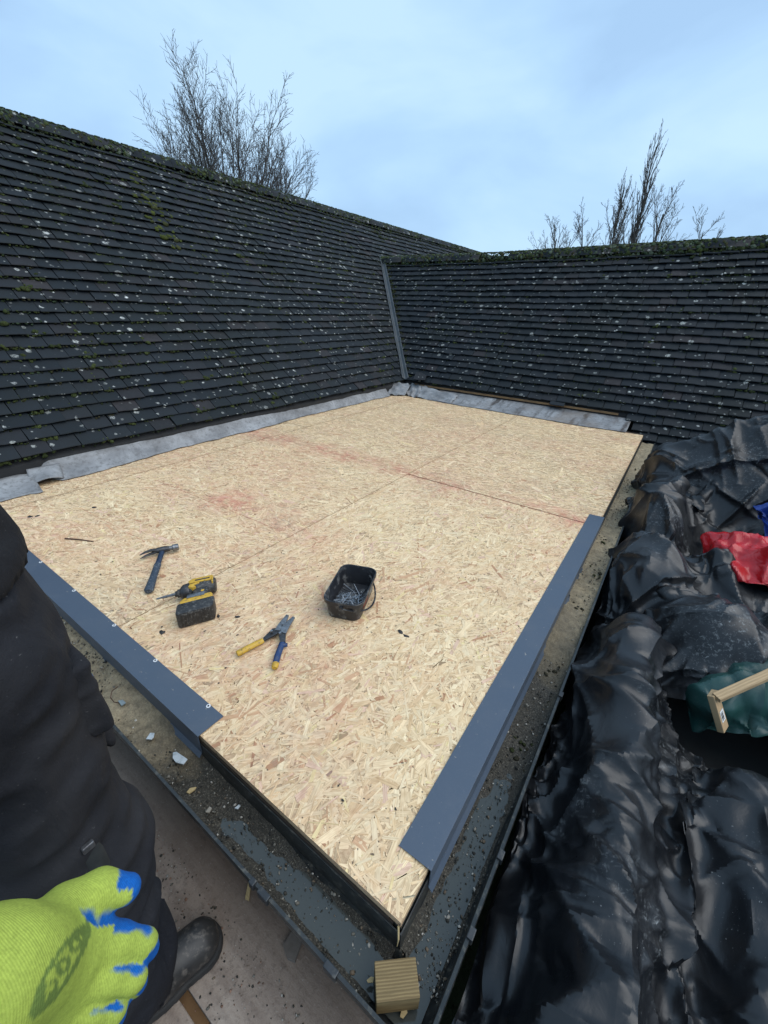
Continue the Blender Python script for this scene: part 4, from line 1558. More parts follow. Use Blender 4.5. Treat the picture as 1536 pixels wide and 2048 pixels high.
# ---- tin snips
snp = empty('tin_snips', (*gp(553, 1268, 0)[:2], 0))
tag(snp, 'open tin snips with one yellow and one blue handle', 'snips')
z = .014
A_ = [gp(474, 1308, z), gp(500, 1294, z), gp(526, 1281, z)]
mb = MB(); mb.tube([A_[0], A_[0] * .9 + A_[1] * .1, A_[1], A_[2]], [.0085, .0112, .0108, .0100], 10, flat=.85); mb.build('yellow_handle', YELLOW, snp, smooth=True)
B_ = [gp(549, 1336, z), gp(555, 1312, z), gp(563, 1290, z), gp(566, 1284, z)]
mb = MB(); mb.tube([B_[0], B_[0] * .8 + B_[1] * .2, B_[1], B_[2], B_[3]], [.0075, .0105, .0112, .0105, .0105], 10, flat=.85); bh = mb.build('blue_handle', BLUEG, snp, smooth=True)
mb = MB(); mb.tube([B_[0] * 1.0 + (B_[0] - B_[1]) * .03, B_[0] * .86 + B_[1] * .14, B_[0] * .62 + B_[1] * .38], [.0082, .0112, .0108], 10, flat=.86); mb.build('yellow_tip', YELLOW, bh, smooth=True)
mb = MB(); mb.tube([gp(563, 1291, z), gp(575, 1290, z)], [.008, .006], 8); mb.build('thumb_stop', BLUEG, bh, smooth=True)


def plate(pix, z0, z1, mat, name, parent, bevel=.0015):
    pts = [gp(x, y, (z0 + z1) / 2)[:2] for x, y in pix]
    ar = sum(pts[i][0] * pts[(i + 1) % len(pts)][1] - pts[(i + 1) % len(pts)][0] * pts[i][1] for i in range(len(pts)))
    if ar < 0: pts = pts[::-1]
    mb = MB(); mb.prism([tuple(p) for p in pts], z0, z1)
    return mb.build(name, mat, parent, smooth=True, bevel=bevel)


plate([(524, 1285), (527, 1276), (545, 1258), (556, 1256), (563, 1262), (552, 1270), (535, 1279)], .010, .017, DSTEEL, 'lever', snp)
plate([(560, 1285), (558, 1272), (556, 1262), (566, 1260), (572, 1266), (571, 1284)], .0172, .023, DSTEEL, 'lever', snp)
plate([(549, 1262), (556, 1250), (573, 1230), (578, 1232), (572, 1246), (562, 1262)], .012, .020, STEEL, 'blade', snp)
plate([(560, 1264), (566, 1250), (586, 1233), (590, 1236), (580, 1252), (572, 1268)], .0202, .026, STEEL, 'blade', snp)
for (x, y) in ((566, 1248), (560, 1266), (543, 1262)):
    p = gp(x, y, .026); mb = MB(); mb.tube([p - np.array([0, 0, .004]), p + np.array([0, 0, .002])], [.0055, .0048], 12); mb.build('pivot_bolt', STEEL, snp, smooth=True)

# ---- black tub of nails
tub = empty('plastic_tub', (-.681, .687, 0))
tag(tub, 'small black rectangular plastic tub holding loose nails', 'tub')
ta = np.array([-.37, .93]); ta /= np.linalg.norm(ta); tb = np.array([ta[1], -ta[0]])     # long axis, short axis (to the right)
TUBM = simple('black_tub_plastic', (0.013, 0.014, 0.017), (0.022, 0.023, 0.027), 20, 0.40, bump=.1, dirt=(.24, .24, .23), dirt_amt=.55, dirt_scale=26)


def rrect(L_, W_, r, n=5):
    P = []
    for cx, cy, a0 in ((L_ / 2 - r, W_ / 2 - r, 0), (-L_ / 2 + r, W_ / 2 - r, 90), (-L_ / 2 + r, -W_ / 2 + r, 180), (L_ / 2 - r, -W_ / 2 + r, 270)):
        for k in range(n + 1):
            an = math.radians(a0 + 90 * k / n)
            P.append((cx + r * math.cos(an), cy + r * math.sin(an)))
    return P


def tw(u, v, z): return (-.681 + ta[0] * u + tb[0] * v, .687 + ta[1] * u + tb[1] * v, z)


rings = [(.214, .120, .026, .0005), (.222, .128, .030, .004), (.236, .140, .032, .070), (.238, .142, .032, .0705), (.250, .154, .036, .0715), (.251, .155, .036, .086), (.247, .151, .036, .0885), (.241, .145, .034, .0875), (.236, .140, .032, .080), (.218, .124, .028, .006), (.206, .112, .024, .0045)]
V, F = [], []
for (L_, W_, r, z) in rings: V += [tw(u, v, z) for u, v in rrect(L_, W_, r)]
n = 24
for i in range(len(rings) - 1):
    for k in range(n): F.append((i * n + k, i * n + (k + 1) % n, (i + 1) * n + (k + 1) % n, (i + 1) * n + k))
F.append(tuple(range(n - 1, -1, -1))); F.append(tuple((len(rings) - 1) * n + k for k in range(n)))
MB().add(V, F).build('tub_body', TUBM, tub, smooth=True)
mb = MB()
pts = []
for k in range(25):
    s = k / 24
    u = -.131 + .262 * s
    drop = math.sin(math.pi * s)
    pts.append(tw(u, .092 * drop ** .45, .066 - .050 * drop ** .8))
mb.tube(pts, [.0035] * 25, 8); mb.build('bail_handle', TUBM, tub, smooth=True)
for s in (-1, 1):
    mb = MB(); a, b = tw(s * .120, 0, .066), tw(s * .135, 0, .066); mb.tube([a, b], .008, 10); mb.build('handle_lug', TUBM, tub, smooth=True)
REDL = simple('red_label', (.22, .035, .02), (.09, .03, .02), 60, .6)
mb = MB()
mb.add([tw(-.075, .0685, .030), tw(-.005, .0685, .030), tw(-.005, .0718, .064), tw(-.075, .0718, .064)], [(0, 1, 2, 3)]); mb.build('label', REDL, tub)
GRYL = simple('scraped_label', (.30, .30, .27), (.12, .12, .11), 70, .7)
mb = MB()
mb.add([tw(.005, .0685, .030), tw(.06, .0685, .030), tw(.06, .0712, .058), tw(.005, .0712, .058)], [(0, 1, 2, 3)]); mb.build('label', GRYL, tub)
# the nails
mbn = MB()
mbn.tube([(0, 0, 0), (.058, 0, 0), (.064, 0, 0)], [.0016, .0016, .0003], 6)
mbn.tube([(-.0012, 0, 0), (.0003, 0, 0)], [.0036, .0036], 8)
nail0 = mbn.build('nail', NAILM)
NAILME = nail0.data
bpy.data.objects.remove(nail0)
for i in range(110):
    far = i > 98
    u = rng.uniform(-.085, .015) if not far else rng.uniform(.01, .06)
    v = rng.uniform(-.045, .045)
    o = link('nail', NAILME)
    yaw = rng.uniform(0, 6.283); pitch = rng.normal(0, .16)
    dx = .032
    hz = .0065 + (.020 * (rng.random() ** 1.4)) * max(0, 1 - abs(u + .04) / .07) + abs(math.sin(pitch)) * .03
    c = np.array(tw(u, v, hz))
    M_ = Matrix.Rotation(yaw, 4, 'Z') @ Matrix.Rotation(pitch, 4, 'Y')
    end = np.array(M_ @ Vector((dx, 0, 0)))
    for e_ in (c - end, c + end):                      # keep both ends inside the tub
        uu = (e_[0] + .681) * ta[0] + (e_[1] - .687) * ta[1]; vv = (e_[0] + .681) * tb[0] + (e_[1] - .687) * tb[1]
        c = c - np.array([*(ta * (uu - np.clip(uu, -.100, .100)) + tb * (vv - np.clip(vv, -.053, .053))), 0])
    p0 = c - end
    o.matrix_basis = Matrix.Translation(p0) @ M_
    tag(o, 'bright steel nail lying loose in the black tub', 'nail', 'loose nails in the tub')

# ---- rusty stick on the deck, block on the gutter corner, offcuts and shards
RUST = simple('rusty_brown', (0.10, 0.045, 0.025), (0.05, 0.025, 0.018), 90, .8)
mb = MB(); mb.tube([gp(130, 1077, .004), gp(160, 1079, .004), gp(187, 1083, .003)], [.0035, .0028, .0018], 6); tag(mb.build('rusty_nail', RUST), 'long rusty nail lying alone on the boards at far left', 'nail')


def m_wood(name, a, b, ring):
    t = NT(name)
    p = t.obj()
    w = t.node('ShaderNodeTexWave', wave_type='BANDS', bands_direction='Y')
    w.inputs['Scale'].default_value = ring; w.inputs['Distortion'].default_value = 2.5; w.inputs['Detail'].default_value = 3; w.inputs['Detail Scale'].default_value = 2.0
    t.l.new(t.mapping(p, scale=(.15, 1, 1)), w.inputs['Vector'])
    n = t.noise(t.mapping(p, scale=(20, 160, 160)), 1.0, 4)
    c = t.mix(w.outputs['Fac'], a, b)
    c = t.mix(t.ramp(n, [(0.4, 0.0), (0.7, 0.5)]), c, tuple(x * .55 for x in a))
    t.bump(w.outputs['Fac'], .3, .002)
    return t.done(c, .75, None, .3)


WBLOCK = m_wood('treated_timber', (.26, .185, .085), (.15, .10, .045), 70)
q = [gp(x, y, -.047) for x, y in ((745, 1922), (832, 1914), (840, 1996), (757, 2008))]
cen = sum(q) / 4; ax = (q[1] - q[0] + q[2] - q[3]) / 2; ay = (q[0] - q[3] + q[1] - q[2]) / 2
la, lb = np.linalg.norm(ax), np.linalg.norm(ay)
mb = MB(); mb.box((0, 0, 0), (la, lb, .052))
o = mb.build('timber_block', WBLOCK, None, bevel=.0018)
o.matrix_basis = Matrix.Translation((cen[0], cen[1], -.0735)) @ Matrix.Rotation(math.atan2(ax[1], ax[0]), 4, 'Z') @ Matrix.Rotation(-.03, 4, 'X')
tag(o, 'small sawn greenish timber block sitting in the gutter corner', 'wood block')

WHITE = simple('chalky_plastic', (.62, .66, .67), (.45, .5, .52), 40, .5, dirt=(.2, .19, .16), dirt_amt=.4, dirt_scale=80)


def shard(pix, z, thick, mat, name, label, cat, tilt=0.0):
    pts = [gp(x, y, z) for x, y in pix]
    c = sum(pts) / len(pts)
    ar = sum(pts[i][0] * pts[(i + 1) % len(pts)][1] - pts[(i + 1) % len(pts)][0] * pts[i][1] for i in range(len(pts)))
    if ar < 0: pts = pts[::-1]
    mb = MB()
    mb.prism([(p[0], p[1]) for p in pts], -thick / 2, thick / 2, lambda p: (p[0], p[1], z + p[2] + tilt * (p[0] - c[0])))
    return tag(mb.build(name, mat, None, bevel=.0006), label, cat)


shard([(345, 1502), (352, 1501), (376, 1522), (368, 1533), (352, 1526), (345, 1515)], -.082, .004, WHITE, 'plastic_shard', 'larger white plastic shard lying on grit in the left gutter', 'shard', .25)
shard([(292, 1478), (300, 1464), (309, 1466), (308, 1476), (303, 1481)], -.070, .004, WHITE, 'plastic_shard', 'smaller curved white shard in the left gutter nearer the worker', 'shard', .3)
shard([(469, 1616), (478, 1609), (481, 1612), (476, 1619)], -.094, .003, WHITE, 'plastic_shard', 'tiny white chip by the fascia in the left gutter', 'shard', .2)
CHIP = simple('pale_wood_chip', (.50, .38, .19), (.36, .26, .12), 60, .8, stretch=(1, 8, 1))
shard([(373, 1585), (380, 1576), (393, 1575), (389, 1581), (378, 1588)], -.092, .005, CHIP, 'wood_chip', 'yellowish wood chip on grit in the left gutter', 'wood chip', .2)
shard([(411, 1625), (419, 1613), (424, 1617), (418, 1627)], -.095, .005, simple('stone_chip', (.30, .27, .22), (.2, .18, .15), 50, .8), 'stone_chip', 'tan stone chip in the left gutter by the water', 'stone', .2)
shard([(733, 1960), (742, 1953), (748, 1955), (746, 1966), (736, 1966)], -.085, .003, CHIP, 'wood_chip', 'pale splinter just left of the timber block', 'wood chip', .3)
shard([(800, 2034), (804, 2012), (812, 2014), (815, 2026), (806, 2038)], -.098, .003, CHIP, 'wood_chip', 'curled pale wood sliver in front of the timber block', 'wood chip', .3)
shard([(567, 1892), (583, 1865), (607, 1877), (590, 1925), (575, 1918)], ZP + .008, .012, simple('grey_offcut', (.16, .135, .115), (.10, .085, .07), 40, .85, bump=.3), 'wood_offcut', 'small grey wood offcut on the walkway beside the gutter', 'offcut')
shard([(490, 1798), (497, 1762), (503, 1764), (498, 1802)], ZP + .006, .006, CHIP, 'wood_chip', 'thin splinter on the walkway boards beside the gutter', 'wood chip')
mb = MB(); mb.tube([gp(797, 1853, -.012), gp(797, 1868, -.03) + np.array([.004, -.006, 0]), gp(794, 1893, -.06)], [.0022, .0018, .0006], 5); tag(mb.build('splinter', CHIP), 'pale splinter hanging from the corner of the deck', 'splinter')
mb = MB(); mb.tube([gp(236, 1373, -.05), gp(224, 1382, -.035), gp(221, 1395, -.04), gp(228, 1404, -.058), gp(240, 1406, -.060)], [.0012] * 5, 6); tag(mb.build('wire_offcut', RUST), 'curl of rusty wire on the sawdust in the left gutter', 'wire')
shard([(236, 1402), (246, 1400), (252, 1406), (243, 1412)], -.056, .004, simple('grey_plastic_bit', (.22, .27, .28), (.15, .18, .19), 40, .5), 'plastic_bit', 'grey plastic scrap beside the curl of wire', 'shard')

# ---- things poking out of the sheeting
def crumpled_bag(name, c, size, seed, mat, label, cat, amp=1.0):
    V, F = ico(5)
    W = V.copy()
    W[:, 2] = np.where(W[:, 2] < 0, W[:, 2] * .45, W[:, 2])
    W = W * np.array(size)
    W = W + V * (creases(W, seed, amp, waves=((.30, .55), (.19, .60), (.12, .45), (.07, .22)), stretch=1.0))[:, None]
    me = np_mesh(name, W + np.array(c), F, mat, True)
    me.set_sharp_from_angle(angle=math.radians(26))
    return tag(link(name, me), label, cat)


def m_film(name, a, b, rough):
    t = NT(name)
    n = t.noise(t.pos(), 9, 5, .6, 1.0)
    t.bump(t.noise(t.mapping(t.pos(), scale=(1, .5, 1)), 22, 3, .6, 1.2), .4, .01)
    return t.done(t.ramp(n, [(.3, a), (.7, b)]), t.ramp(n, [(.3, rough), (.7, rough + .15)]), None, .5)


def under_red(x, y):
    h = np.full(np.shape(x), -.05)
    return np.maximum(h, -.05 + bump_h(x, y, .69, 1.93, .18, .16, .15, .3, 2.2))


RED = m_film('red_film', (.50, .006, .010), (.34, .004, .008), .20)
V, F, U = drape(.49, .94, 1.76, 2.13, under_red, (1.15, 1.15), 3, 13, amp=.06, freq=5, iters=(110, 50, 20), cell=.034)
V, F = fold_all(V, F, U, make_folds(8, .55, .46, 22, 60, 16, .9, .9, (.12, .35), 1.35))
tarp_obj('plastic_sack', V, F, RED, 'shiny red plastic sack in a hollow of the black sheeting', 'sack')


def under_blue(x, y):
    h = np.full(np.shape(x), .06)
    return np.maximum(h, .06 + bump_h(x, y, .92, 2.35, .20, .15, .18, .1, 2.6))


V, F, U = drape(.70, 1.15, 2.18, 2.52, under_blue, (1.15, 1.15), 3, 17, amp=.06, freq=5, iters=(110, 50, 20), cell=.034)
V, F = fold_all(V, F, U, make_folds(18, .5, .4, 18, 50, 14, .9, .9, (.12, .3), 1.3))
tarp_obj('plastic_sack', V, F, m_film('blue_film', (.01, .05, .30), (.006, .03, .18), .3), 'blue plastic sack behind the red one', 'sack')
GREEN = m_tarp('green_sheet', (0.010, 0.040, 0.035), .38, .25, True)


def under_green(x, y):
    h = np.full(np.shape(x), BASE + .10)
    h = np.maximum(h, BASE + bump_h(x, y, .66, 1.17, .20, .13, .36, .2, 3.5))
    return np.maximum(h, BASE + bump_h(x, y, 1.0, 1.15, .25, .13, .42, .0, 2.5))


V, F, U = drape(.50, 1.25, 1.02, 1.32, under_green, (1.25, 1.3), 3, 6, amp=.05, freq=5, iters=(120, 50, 20), cell=.04)
V, F = fold_all(V, F, U, make_folds(3, .95, .45, 26, 70, 20, 1.2, .6, (.12, .35), 1.3))
tarp_obj('sheeting', V, F, GREEN, 'dark green plastic sheet bunched behind the timber laths', 'sheeting')
LATH = m_wood('pale_lath', (.52, .36, .20), (.42, .28, .15), 40)


def bar(p0, p1, w, t, name, mat, label, cat):
    p0, p1 = Vector(p0), Vector(p1)
    d = p1 - p0
    mb = MB(); mb.box((0, 0, 0), (d.length, w, t))
    o = mb.build(name, mat, None, bevel=.0015)
    o.matrix_basis = Matrix.Translation((p0 + p1) / 2) @ d.to_track_quat('X', 'Z').to_matrix().to_4x4()
    return tag(o, label, cat)


l1 = bar(gp(1446, 1458, -.08), gp(1425, 1386, .02), .042, .018, 'timber_lath', LATH, 'short pale lath with a barcode sticker lying flat', 'timber')
l2 = bar(gp(1432, 1396, .02), gp(1620, 1312, .12), .026, .016, 'timber_lath', LATH, 'pale lath slanting up to the right across the green sheet', 'timber')
WPAPER = simple('white_sticker', (.72, .72, .70), (.66, .66, .64), 30, .6)
INK = simple('black_ink', (.015, .015, .015), (.02, .02, .02), 30, .6)
mb = MB(); mb.box((-.012, 0, .0098), (.034, .026, .0006)); st = mb.build('sticker', WPAPER, l1)
st.matrix_parent_inverse = Matrix.Identity(4)
mb = MB(); x = -.024
while x < .0:
    w = rng.choice([.0009, .0016, .0024]); mb.box((x, .002, .01025), (w, .016, .0004)); x += w + rng.choice([.0009, .0016])
bc = mb.build('barcode', INK, st); bc.matrix_parent_inverse = Matrix.Identity(4); tag(bc, kind='stuff')

# ================================================================== bare winter trees beyond the roofs
BARK = simple('winter_bark', (0.10, 0.088, 0.08), (0.065, 0.058, 0.053), 8, 0.9)


def at_h(px, py, D):
    """Point on the sight line through a photo pixel at horizontal distance D."""
    r = CR.T @ np.array([(px - 768) / FPX, (py - 1024) / FPX, 1.0])
    return CAM + r * D / math.hypot(r[0], r[1])


def bare_tree(base, top_z, style, seed, label, name='bare_tree', lean=(0, 0)):
    r = np.random.default_rng(seed)
    base = np.array(base, float)
    Ht = top_z - base[2]
    lim = []                                            # (points, radii, level)

    def grow(p, d, L, rad, lev, P_):
        n = max(3, int(6 - lev))
        pts, rr = [p.copy()], [rad]
        d = d / np.linalg.norm(d)
        for i in range(n):
            d = d + r.normal(0, P_['wob'], 3) + np.array([lean[0], lean[1], P_['up'][min(lev, 3)]])
            d /= np.linalg.norm(d)
            p = p + d * L / n
            pts.append(p.copy()); rr.append(rad * (1 - (i + 1) / n * (.82 if lev else .78)))
        lim.append((np.array(pts), np.array(rr), lev))
        if lev >= P_['depth']: return
        kids = P_['kids'][lev]
        for k in range(kids):
            u = P_['from'][lev] + (1 - P_['from'][lev]) * (k + r.uniform(0, 1)) / kids
            j = u * n; i0 = min(int(j), n - 1); f = j - i0
            q = np.array(pts[i0]) * (1 - f) + np.array(pts[i0 + 1]) * f
            dd = pts[i0 + 1] - pts[i0]; dd = dd / np.linalg.norm(dd)
            side = r.normal(0, 1, 3); side -= dd * (side @ dd); side /= np.linalg.norm(side)
            an = math.radians(P_['ang'][lev] * r.uniform(.7, 1.25))
            nd = dd * math.cos(an) + side * math.sin(an)
            grow(q, nd, L * P_['len'][lev] * r.uniform(.6, 1.15) * (1.12 - P_['tip'] * u), max(rr[i0] * .55, P_['rmin']), lev + 1, P_)
    D_ = math.hypot(base[0] - CAM[0], base[1] - CAM[1])
    rm = D_ * (0.00034 if style == 'fan' else 0.00038)
    ST = {'poplar': dict(wob=.035, up=(.02, .13, .10, .08), depth=3, kids=(52, 7, 3), ang=(19, 17, 20), len=(.30, .48, .45), tip=.62, rmin=rm, **{'from': (.08, .15, .2)}),
          'fan': dict(wob=.045, up=(.02, .02, .035, .04, .04), depth=4, kids=(0, 17, 8, 4), ang=(34, 28, 34, 40), len=(1, .26, .42, .45), tip=.30, rmin=rm, **{'from': (.25, .30, .15, .2)}),
          'oval': dict(wob=.055, up=(.02, .09, .07, .04), depth=3, kids=(24, 8, 4), ang=(38, 36, 40), len=(.36, .46, .5), tip=.55, rmin=rm, **{'from': (.22, .2, .2)}),
          'thin': dict(wob=.055, up=(.02, .10, .07, .04), depth=3, kids=(18, 7, 4), ang=(36, 36, 40), len=(.32, .48, .5), tip=.6, rmin=rm, **{'from': (.2, .2, .2)})}
    P_ = ST[style]
    if style == 'fan':                                   # a short bole that breaks into many long rising limbs
        bole = Ht * .30
        lim.append((np.array([base, base + [0.05, 0, bole * .5], base + [0, .05, bole]]), np.array([.020, .017, .015]) * Ht, 0))
        for k in range(40):
            az_ = k * 2.39996 + r.uniform(-.3, .3); pol = math.radians(3 + 31 * math.sqrt((k + .5) / 40)) * r.uniform(.85, 1.1)
            d_ = np.array([math.cos(az_) * math.sin(pol), math.sin(az_) * math.sin(pol), math.cos(pol)])
            L_ = Ht * .60 * (1.02 - .25 * (pol / .6) ** 2) * r.uniform(.84, 1.0)
            grow(base + np.array([0, 0, bole * r.uniform(.75, 1.0)]), d_, L_, Ht * .0052, 1, P_)
    else:
        fac = {'poplar': .93, 'oval': .88, 'thin': .94}[style]
        grow(base, np.array([lean[0] * 3, lean[1] * 3, 1.0]), Ht * fac, {'poplar': .011, 'oval': .014, 'thin': .011}[style] * Ht, 0, P_)
    root = empty(name, base)
    tag(root, label, 'tree', 'bare trees beyond the roofs')
    for part in ('trunk', 'branches'):
        V, F, off = [], [], 0
        for pts, rr, lev in lim:
            if (lev == 0) != (part == 'trunk'): continue
            n = 8 if lev == 0 else 5 if lev == 1 else 3
            d = np.gradient(pts, axis=0); d /= np.linalg.norm(d, axis=1, keepdims=True)
            ref = np.array([1.0, 0, 0]) if abs(d[0][0]) < .8 else np.array([0, 1.0, 0])
            s = np.cross(d, ref); s /= np.linalg.norm(s, axis=1, keepdims=True); u = np.cross(s, d)
            an = 2 * np.pi * np.arange(n) / n
            R_ = np.maximum(rr, rm * .55)[:, None, None]
            W = pts[:, None] + R_ * (s[:, None] * np.cos(an)[None, :, None] + u[:, None] * np.sin(an)[None, :, None])
            m = len(pts)
            i, k = np.meshgrid(np.arange(m - 1), np.arange(n), indexing='ij')
            a = i * n + k; b = i * n + (k + 1) % n
            F.append(np.stack([a, b, b + n, a + n], -1).reshape(-1, 4) + off)
            V.append(W.reshape(-1, 3)); off += m * n
        o = link(part, np_mesh(part, np.concatenate(V), np.concatenate(F), BARK, True), root)
        if part == 'branches': tag(o, kind='stuff')


def plant_tree(px, py_top, D, style, seed, label, px_base=None, name='bare_tree', lean=(0, 0)):
    """Stand a tree on the ground so that its trunk passes under (px, ridge) and its top reaches the pixel row py_top."""
    t = at_h(px, py_top, D)
    bare_tree((t[0], t[1], -3.1), t[2], style, seed, label, name, lean)


plant_tree(420, 75, 19.0, 'fan', 11, 'large bare spreading tree behind the taller mossy roof')
plant_tree(1322, 290, 34.0, 'poplar', 5, 'tall narrow bare poplar behind the lower wing', name='poplar_tree')
plant_tree(1274, 376, 33.0, 'poplar', 8, 'shorter narrow bare poplar just left of the tallest one', name='poplar_tree')
plant_tree(1374, 360, 30.0, 'oval', 15, 'broad bare tree just right of the tall poplar')
plant_tree(1234, 380, 31.0, 'thin', 21, 'bare slender tree left of the two poplars')
plant_tree(1197, 420, 33.0, 'thin', 29, 'small bare tree leaning against the slender one on its left')
plant_tree(1150, 452, 33.0, 'thin', 35, 'low bare tree second from the left above the lower wing')
plant_tree(1098, 432, 31.0, 'oval', 44, 'leftmost bare tree above the lower wing')
plant_tree(1418, 440, 30.0, 'thin', 52, 'rightmost low bare tree above the lower wing')

# ================================================================== the worker standing left of the camera
def surface_nets(fn, lo, hi, h):
    """Mesh the zero level of a distance field sampled on a grid."""
    lo = np.array(lo, float); n = np.ceil((np.array(hi) - lo) / h).astype(int) + 1
    ax = [lo[i] + h * np.arange(n[i]) for i in range(3)]
    G = np.stack(np.meshgrid(*ax, indexing='ij'), -1)
    D = fn(G.reshape(-1, 3)).reshape(n)
    c = [(i, j, k) for i in (0, 1) for j in (0, 1) for k in (0, 1)]
    m = n - 1
    sub = {q: D[q[0]:q[0] + m[0], q[1]:q[1] + m[1], q[2]:q[2] + m[2]] for q in c}
    neg = sum((sub[q] < 0).astype(int) for q in c)
    act = (neg > 0) & (neg < 8)
    idx = np.full(m, -1); idx[act] = np.arange(act.sum())
    acc = np.zeros((act.sum(), 3)); cnt = np.zeros(act.sum())
    for a in c:
        for axis in range(3):
            if a[axis]: continue
            b = list(a); b[axis] = 1; b = tuple(b)
            da, db = sub[a][act], sub[b][act]
            x = (da < 0) != (db < 0)
            t = np.where(x, da / np.where(x, da - db, 1), 0)
            p = np.tile(np.array(a, float), (len(da), 1)); p[:, axis] += t
            acc += p * x[:, None]; cnt += x
    cell = np.argwhere(act)
    V = lo + h * (cell + acc / cnt[:, None])
    F = []
    for axis in range(3):
        o1, o2 = [i for i in range(3) if i != axis]
        sl0 = [slice(1, m[i]) for i in range(3)]; sl0[axis] = slice(0, m[axis])
        d0 = D[tuple(slice(1, m[i]) if i != axis else slice(0, m[i]) for i in range(3))]
        d1 = D[tuple(slice(1, m[i]) if i != axis else slice(1, m[i] + 1) for i in range(3))]
        x = np.argwhere((d0 < 0) != (d1 < 0))
        if not len(x): continue
        s = d0[tuple(x.T)] < 0
        base = x.copy()
        for i in (o1, o2): base[:, i] += 1
        q = []
        for (u, v) in ((0, 0), (1, 0), (1, 1), (0, 1)):
            y = base.copy(); y[:, o1] -= u; y[:, o2] -= v
            q.append(idx[tuple(y.T)])
        q = np.stack(q, 1)
        flip = s if axis != 1 else ~s
        q[flip] = q[flip][:, ::-1]
        F.append(q[:, ::-1])
    return V, np.concatenate(F)


def cap(P, a, b, ra, rb):
    a, b = np.array(a, float), np.array(b, float)
    d = b - a
    t = np.clip(((P - a) @ d) / (d @ d + 1e-12), 0, 1)
    return np.linalg.norm(P - a - t[:, None] * d, axis=1) - (ra + (rb - ra) * t)


def smin(a, b, k):
    h_ = np.clip(.5 + .5 * (b - a) / k, 0, 1)
    return b * (1 - h_) + a * h_ - k * h_ * (1 - h_)


def chain(P, pts, rad, k=.02):
    d = None
    for i in range(len(pts) - 1):
        c_ = cap(P, pts[i], pts[i + 1], rad[i], rad[i + 1])
        d = c_ if d is None else smin(d, c_, k)
    return d


def ell(P, c, r):
    q = (P - np.array(c)) / np.array(r)
    l = np.linalg.norm(q, axis=1)
    return (l - 1) * min(r)


def m_cloth(name, a, b, rough=.85):
    t = NT(name)
    p = t.pos()
    n = t.noise(p, 5, 5, .6); f = t.noise(p, 420, 2, .5); w = t.noise(t.mapping(p, scale=(1, 1, .5)), 16, 3, .6, .8)
    c = t.mix(t.ramp(n, [(.4, 0.), (.7, 1.)]), a, b)
    lint = t.ramp(t.noise(t.mapping(p, scale=(1, 1, 3)), 150, 2, .5), [(.73, 0.), (.77, .5)])
    c = t.mix(lint, c, (.16, .155, .15))
    t.bump(t.math('ADD', t.math('MULTIPLY', f, .12), w), .6, .014)
    return t.done(c, rough, None, .25)


TROUSER = m_cloth('black_work_cloth', (.012, .0125, .016), (.030, .029, .031))
JACKET = m_cloth('black_jacket_cloth', (.010, .010, .012), (.018, .018, .02))
SKIN = simple('skin', (.45, .27, .20), (.40, .23, .17), 20, .55)
HAIR = simple('dark_hair', (.03, .02, .014), (.02, .014, .01), 90, .6, stretch=(1, 1, .2), bump=.4)

man = empty('person', (-.56, -.33, ZP))
tag(man, 'worker in black work clothes and lime gloves standing at the left edge', 'person')
zf = ZP
RA, LA = np.array([-.435, -.345, zf + .09]), np.array([-.70, -.36, zf + .09])
RK, LK = np.array([-.475, -.325, zf + .48]), np.array([-.705, -.325, zf + .48])
RH, LH = np.array([-.515, -.342, zf + .90]), np.array([-.685, -.345, zf + .90])
PEL = np.array([-.60, -.358, zf + .95]); CH = np.array([-.60, -.40, zf + 1.28]); NK = np.array([-.60, -.385, zf + 1.47])
RS, LS = np.array([-.425, -.430, zf + 1.40]), np.array([-.775, -.415, zf + 1.40])
RE, LE = np.array([-.315, -.555, zf + 1.135]), np.array([-.835, -.40, zf + 1.10])
RWr, LWr = np.array([-.152, -.396, zf + .918]), np.array([-.712, -.250, zf + .765])
HC = np.array([-.595, -.365, zf + 1.62])


def f_body(P):
    d = chain(P, [PEL, (PEL + CH) / 2, CH], [.125, .115, .135], .05)
    d = smin(d, chain(P, [CH, NK], [.09, .055], .03), .06)
    d = smin(d, chain(P, [RS, CH], [.06, .09]), .05); d = smin(d, chain(P, [LS, CH], [.06, .09]), .05)
    for S_, E_, W_ in ((RS, RE, RWr), (LS, LE, LWr)):
        d = smin(d, chain(P, [S_, E_, W_], [.050, .040, .028], .02), .03)
    for H_, K_, A_2 in ((RH, RK, RA), (LH, LK, LA)):
        d = smin(d, chain(P, [H_, K_, A_2], [.078, .052, .038], .03), .05)
    d = smin(d, cap(P, NK, HC - [0, 0, .05], .055, .055), .03)
    d = smin(d, ell(P, HC, (.076, .098, .118)), .03)
    d = smin(d, ell(P, HC + [0, .055, -.065], (.045, .048, .05)), .03)          # jaw
    d = smin(d, cap(P, HC + [0, .098, .005], HC + [0, .118, -.025], .009, .014), .012)   # nose
    for s in (-1, 1):
        d = smin(d, ell(P, HC + [s * .077, .0, -.005], (.010, .020, .032)), .008)        # ears
        d = np.maximum(d, -(ell(P, HC + [s * .032, .097, .012], (.014, .012, .009))))    # eye sockets
    d = np.maximum(d, -ell(P, HC + [0, .108, -.058], (.022, .008, .003)))                # mouth
    return d


V, F = surface_nets(f_body, (-.95, -.70, zf + .03), (-.10, -.12, zf + 1.80), .011)
o = link('body', np_mesh('body', V, F, SKIN, True), man)
EYE = simple('eye', (.5, .5, .5), (.1, .08, .06), 40, .2)
for s in (-1, 1):
    W, G = ico(3); o = link('eye', np_mesh('eye', W * .0125 + HC + np.array([s * .032, .084, .012]), G, EYE, True), man)


def f_hair(P):
    d = ell(P, HC + [0, -.010, .022], (.084, .103, .112))
    return np.maximum(d, (P[:, 1] - HC[1]) * .8 - (P[:, 2] - HC[2]) * .6 - .035)


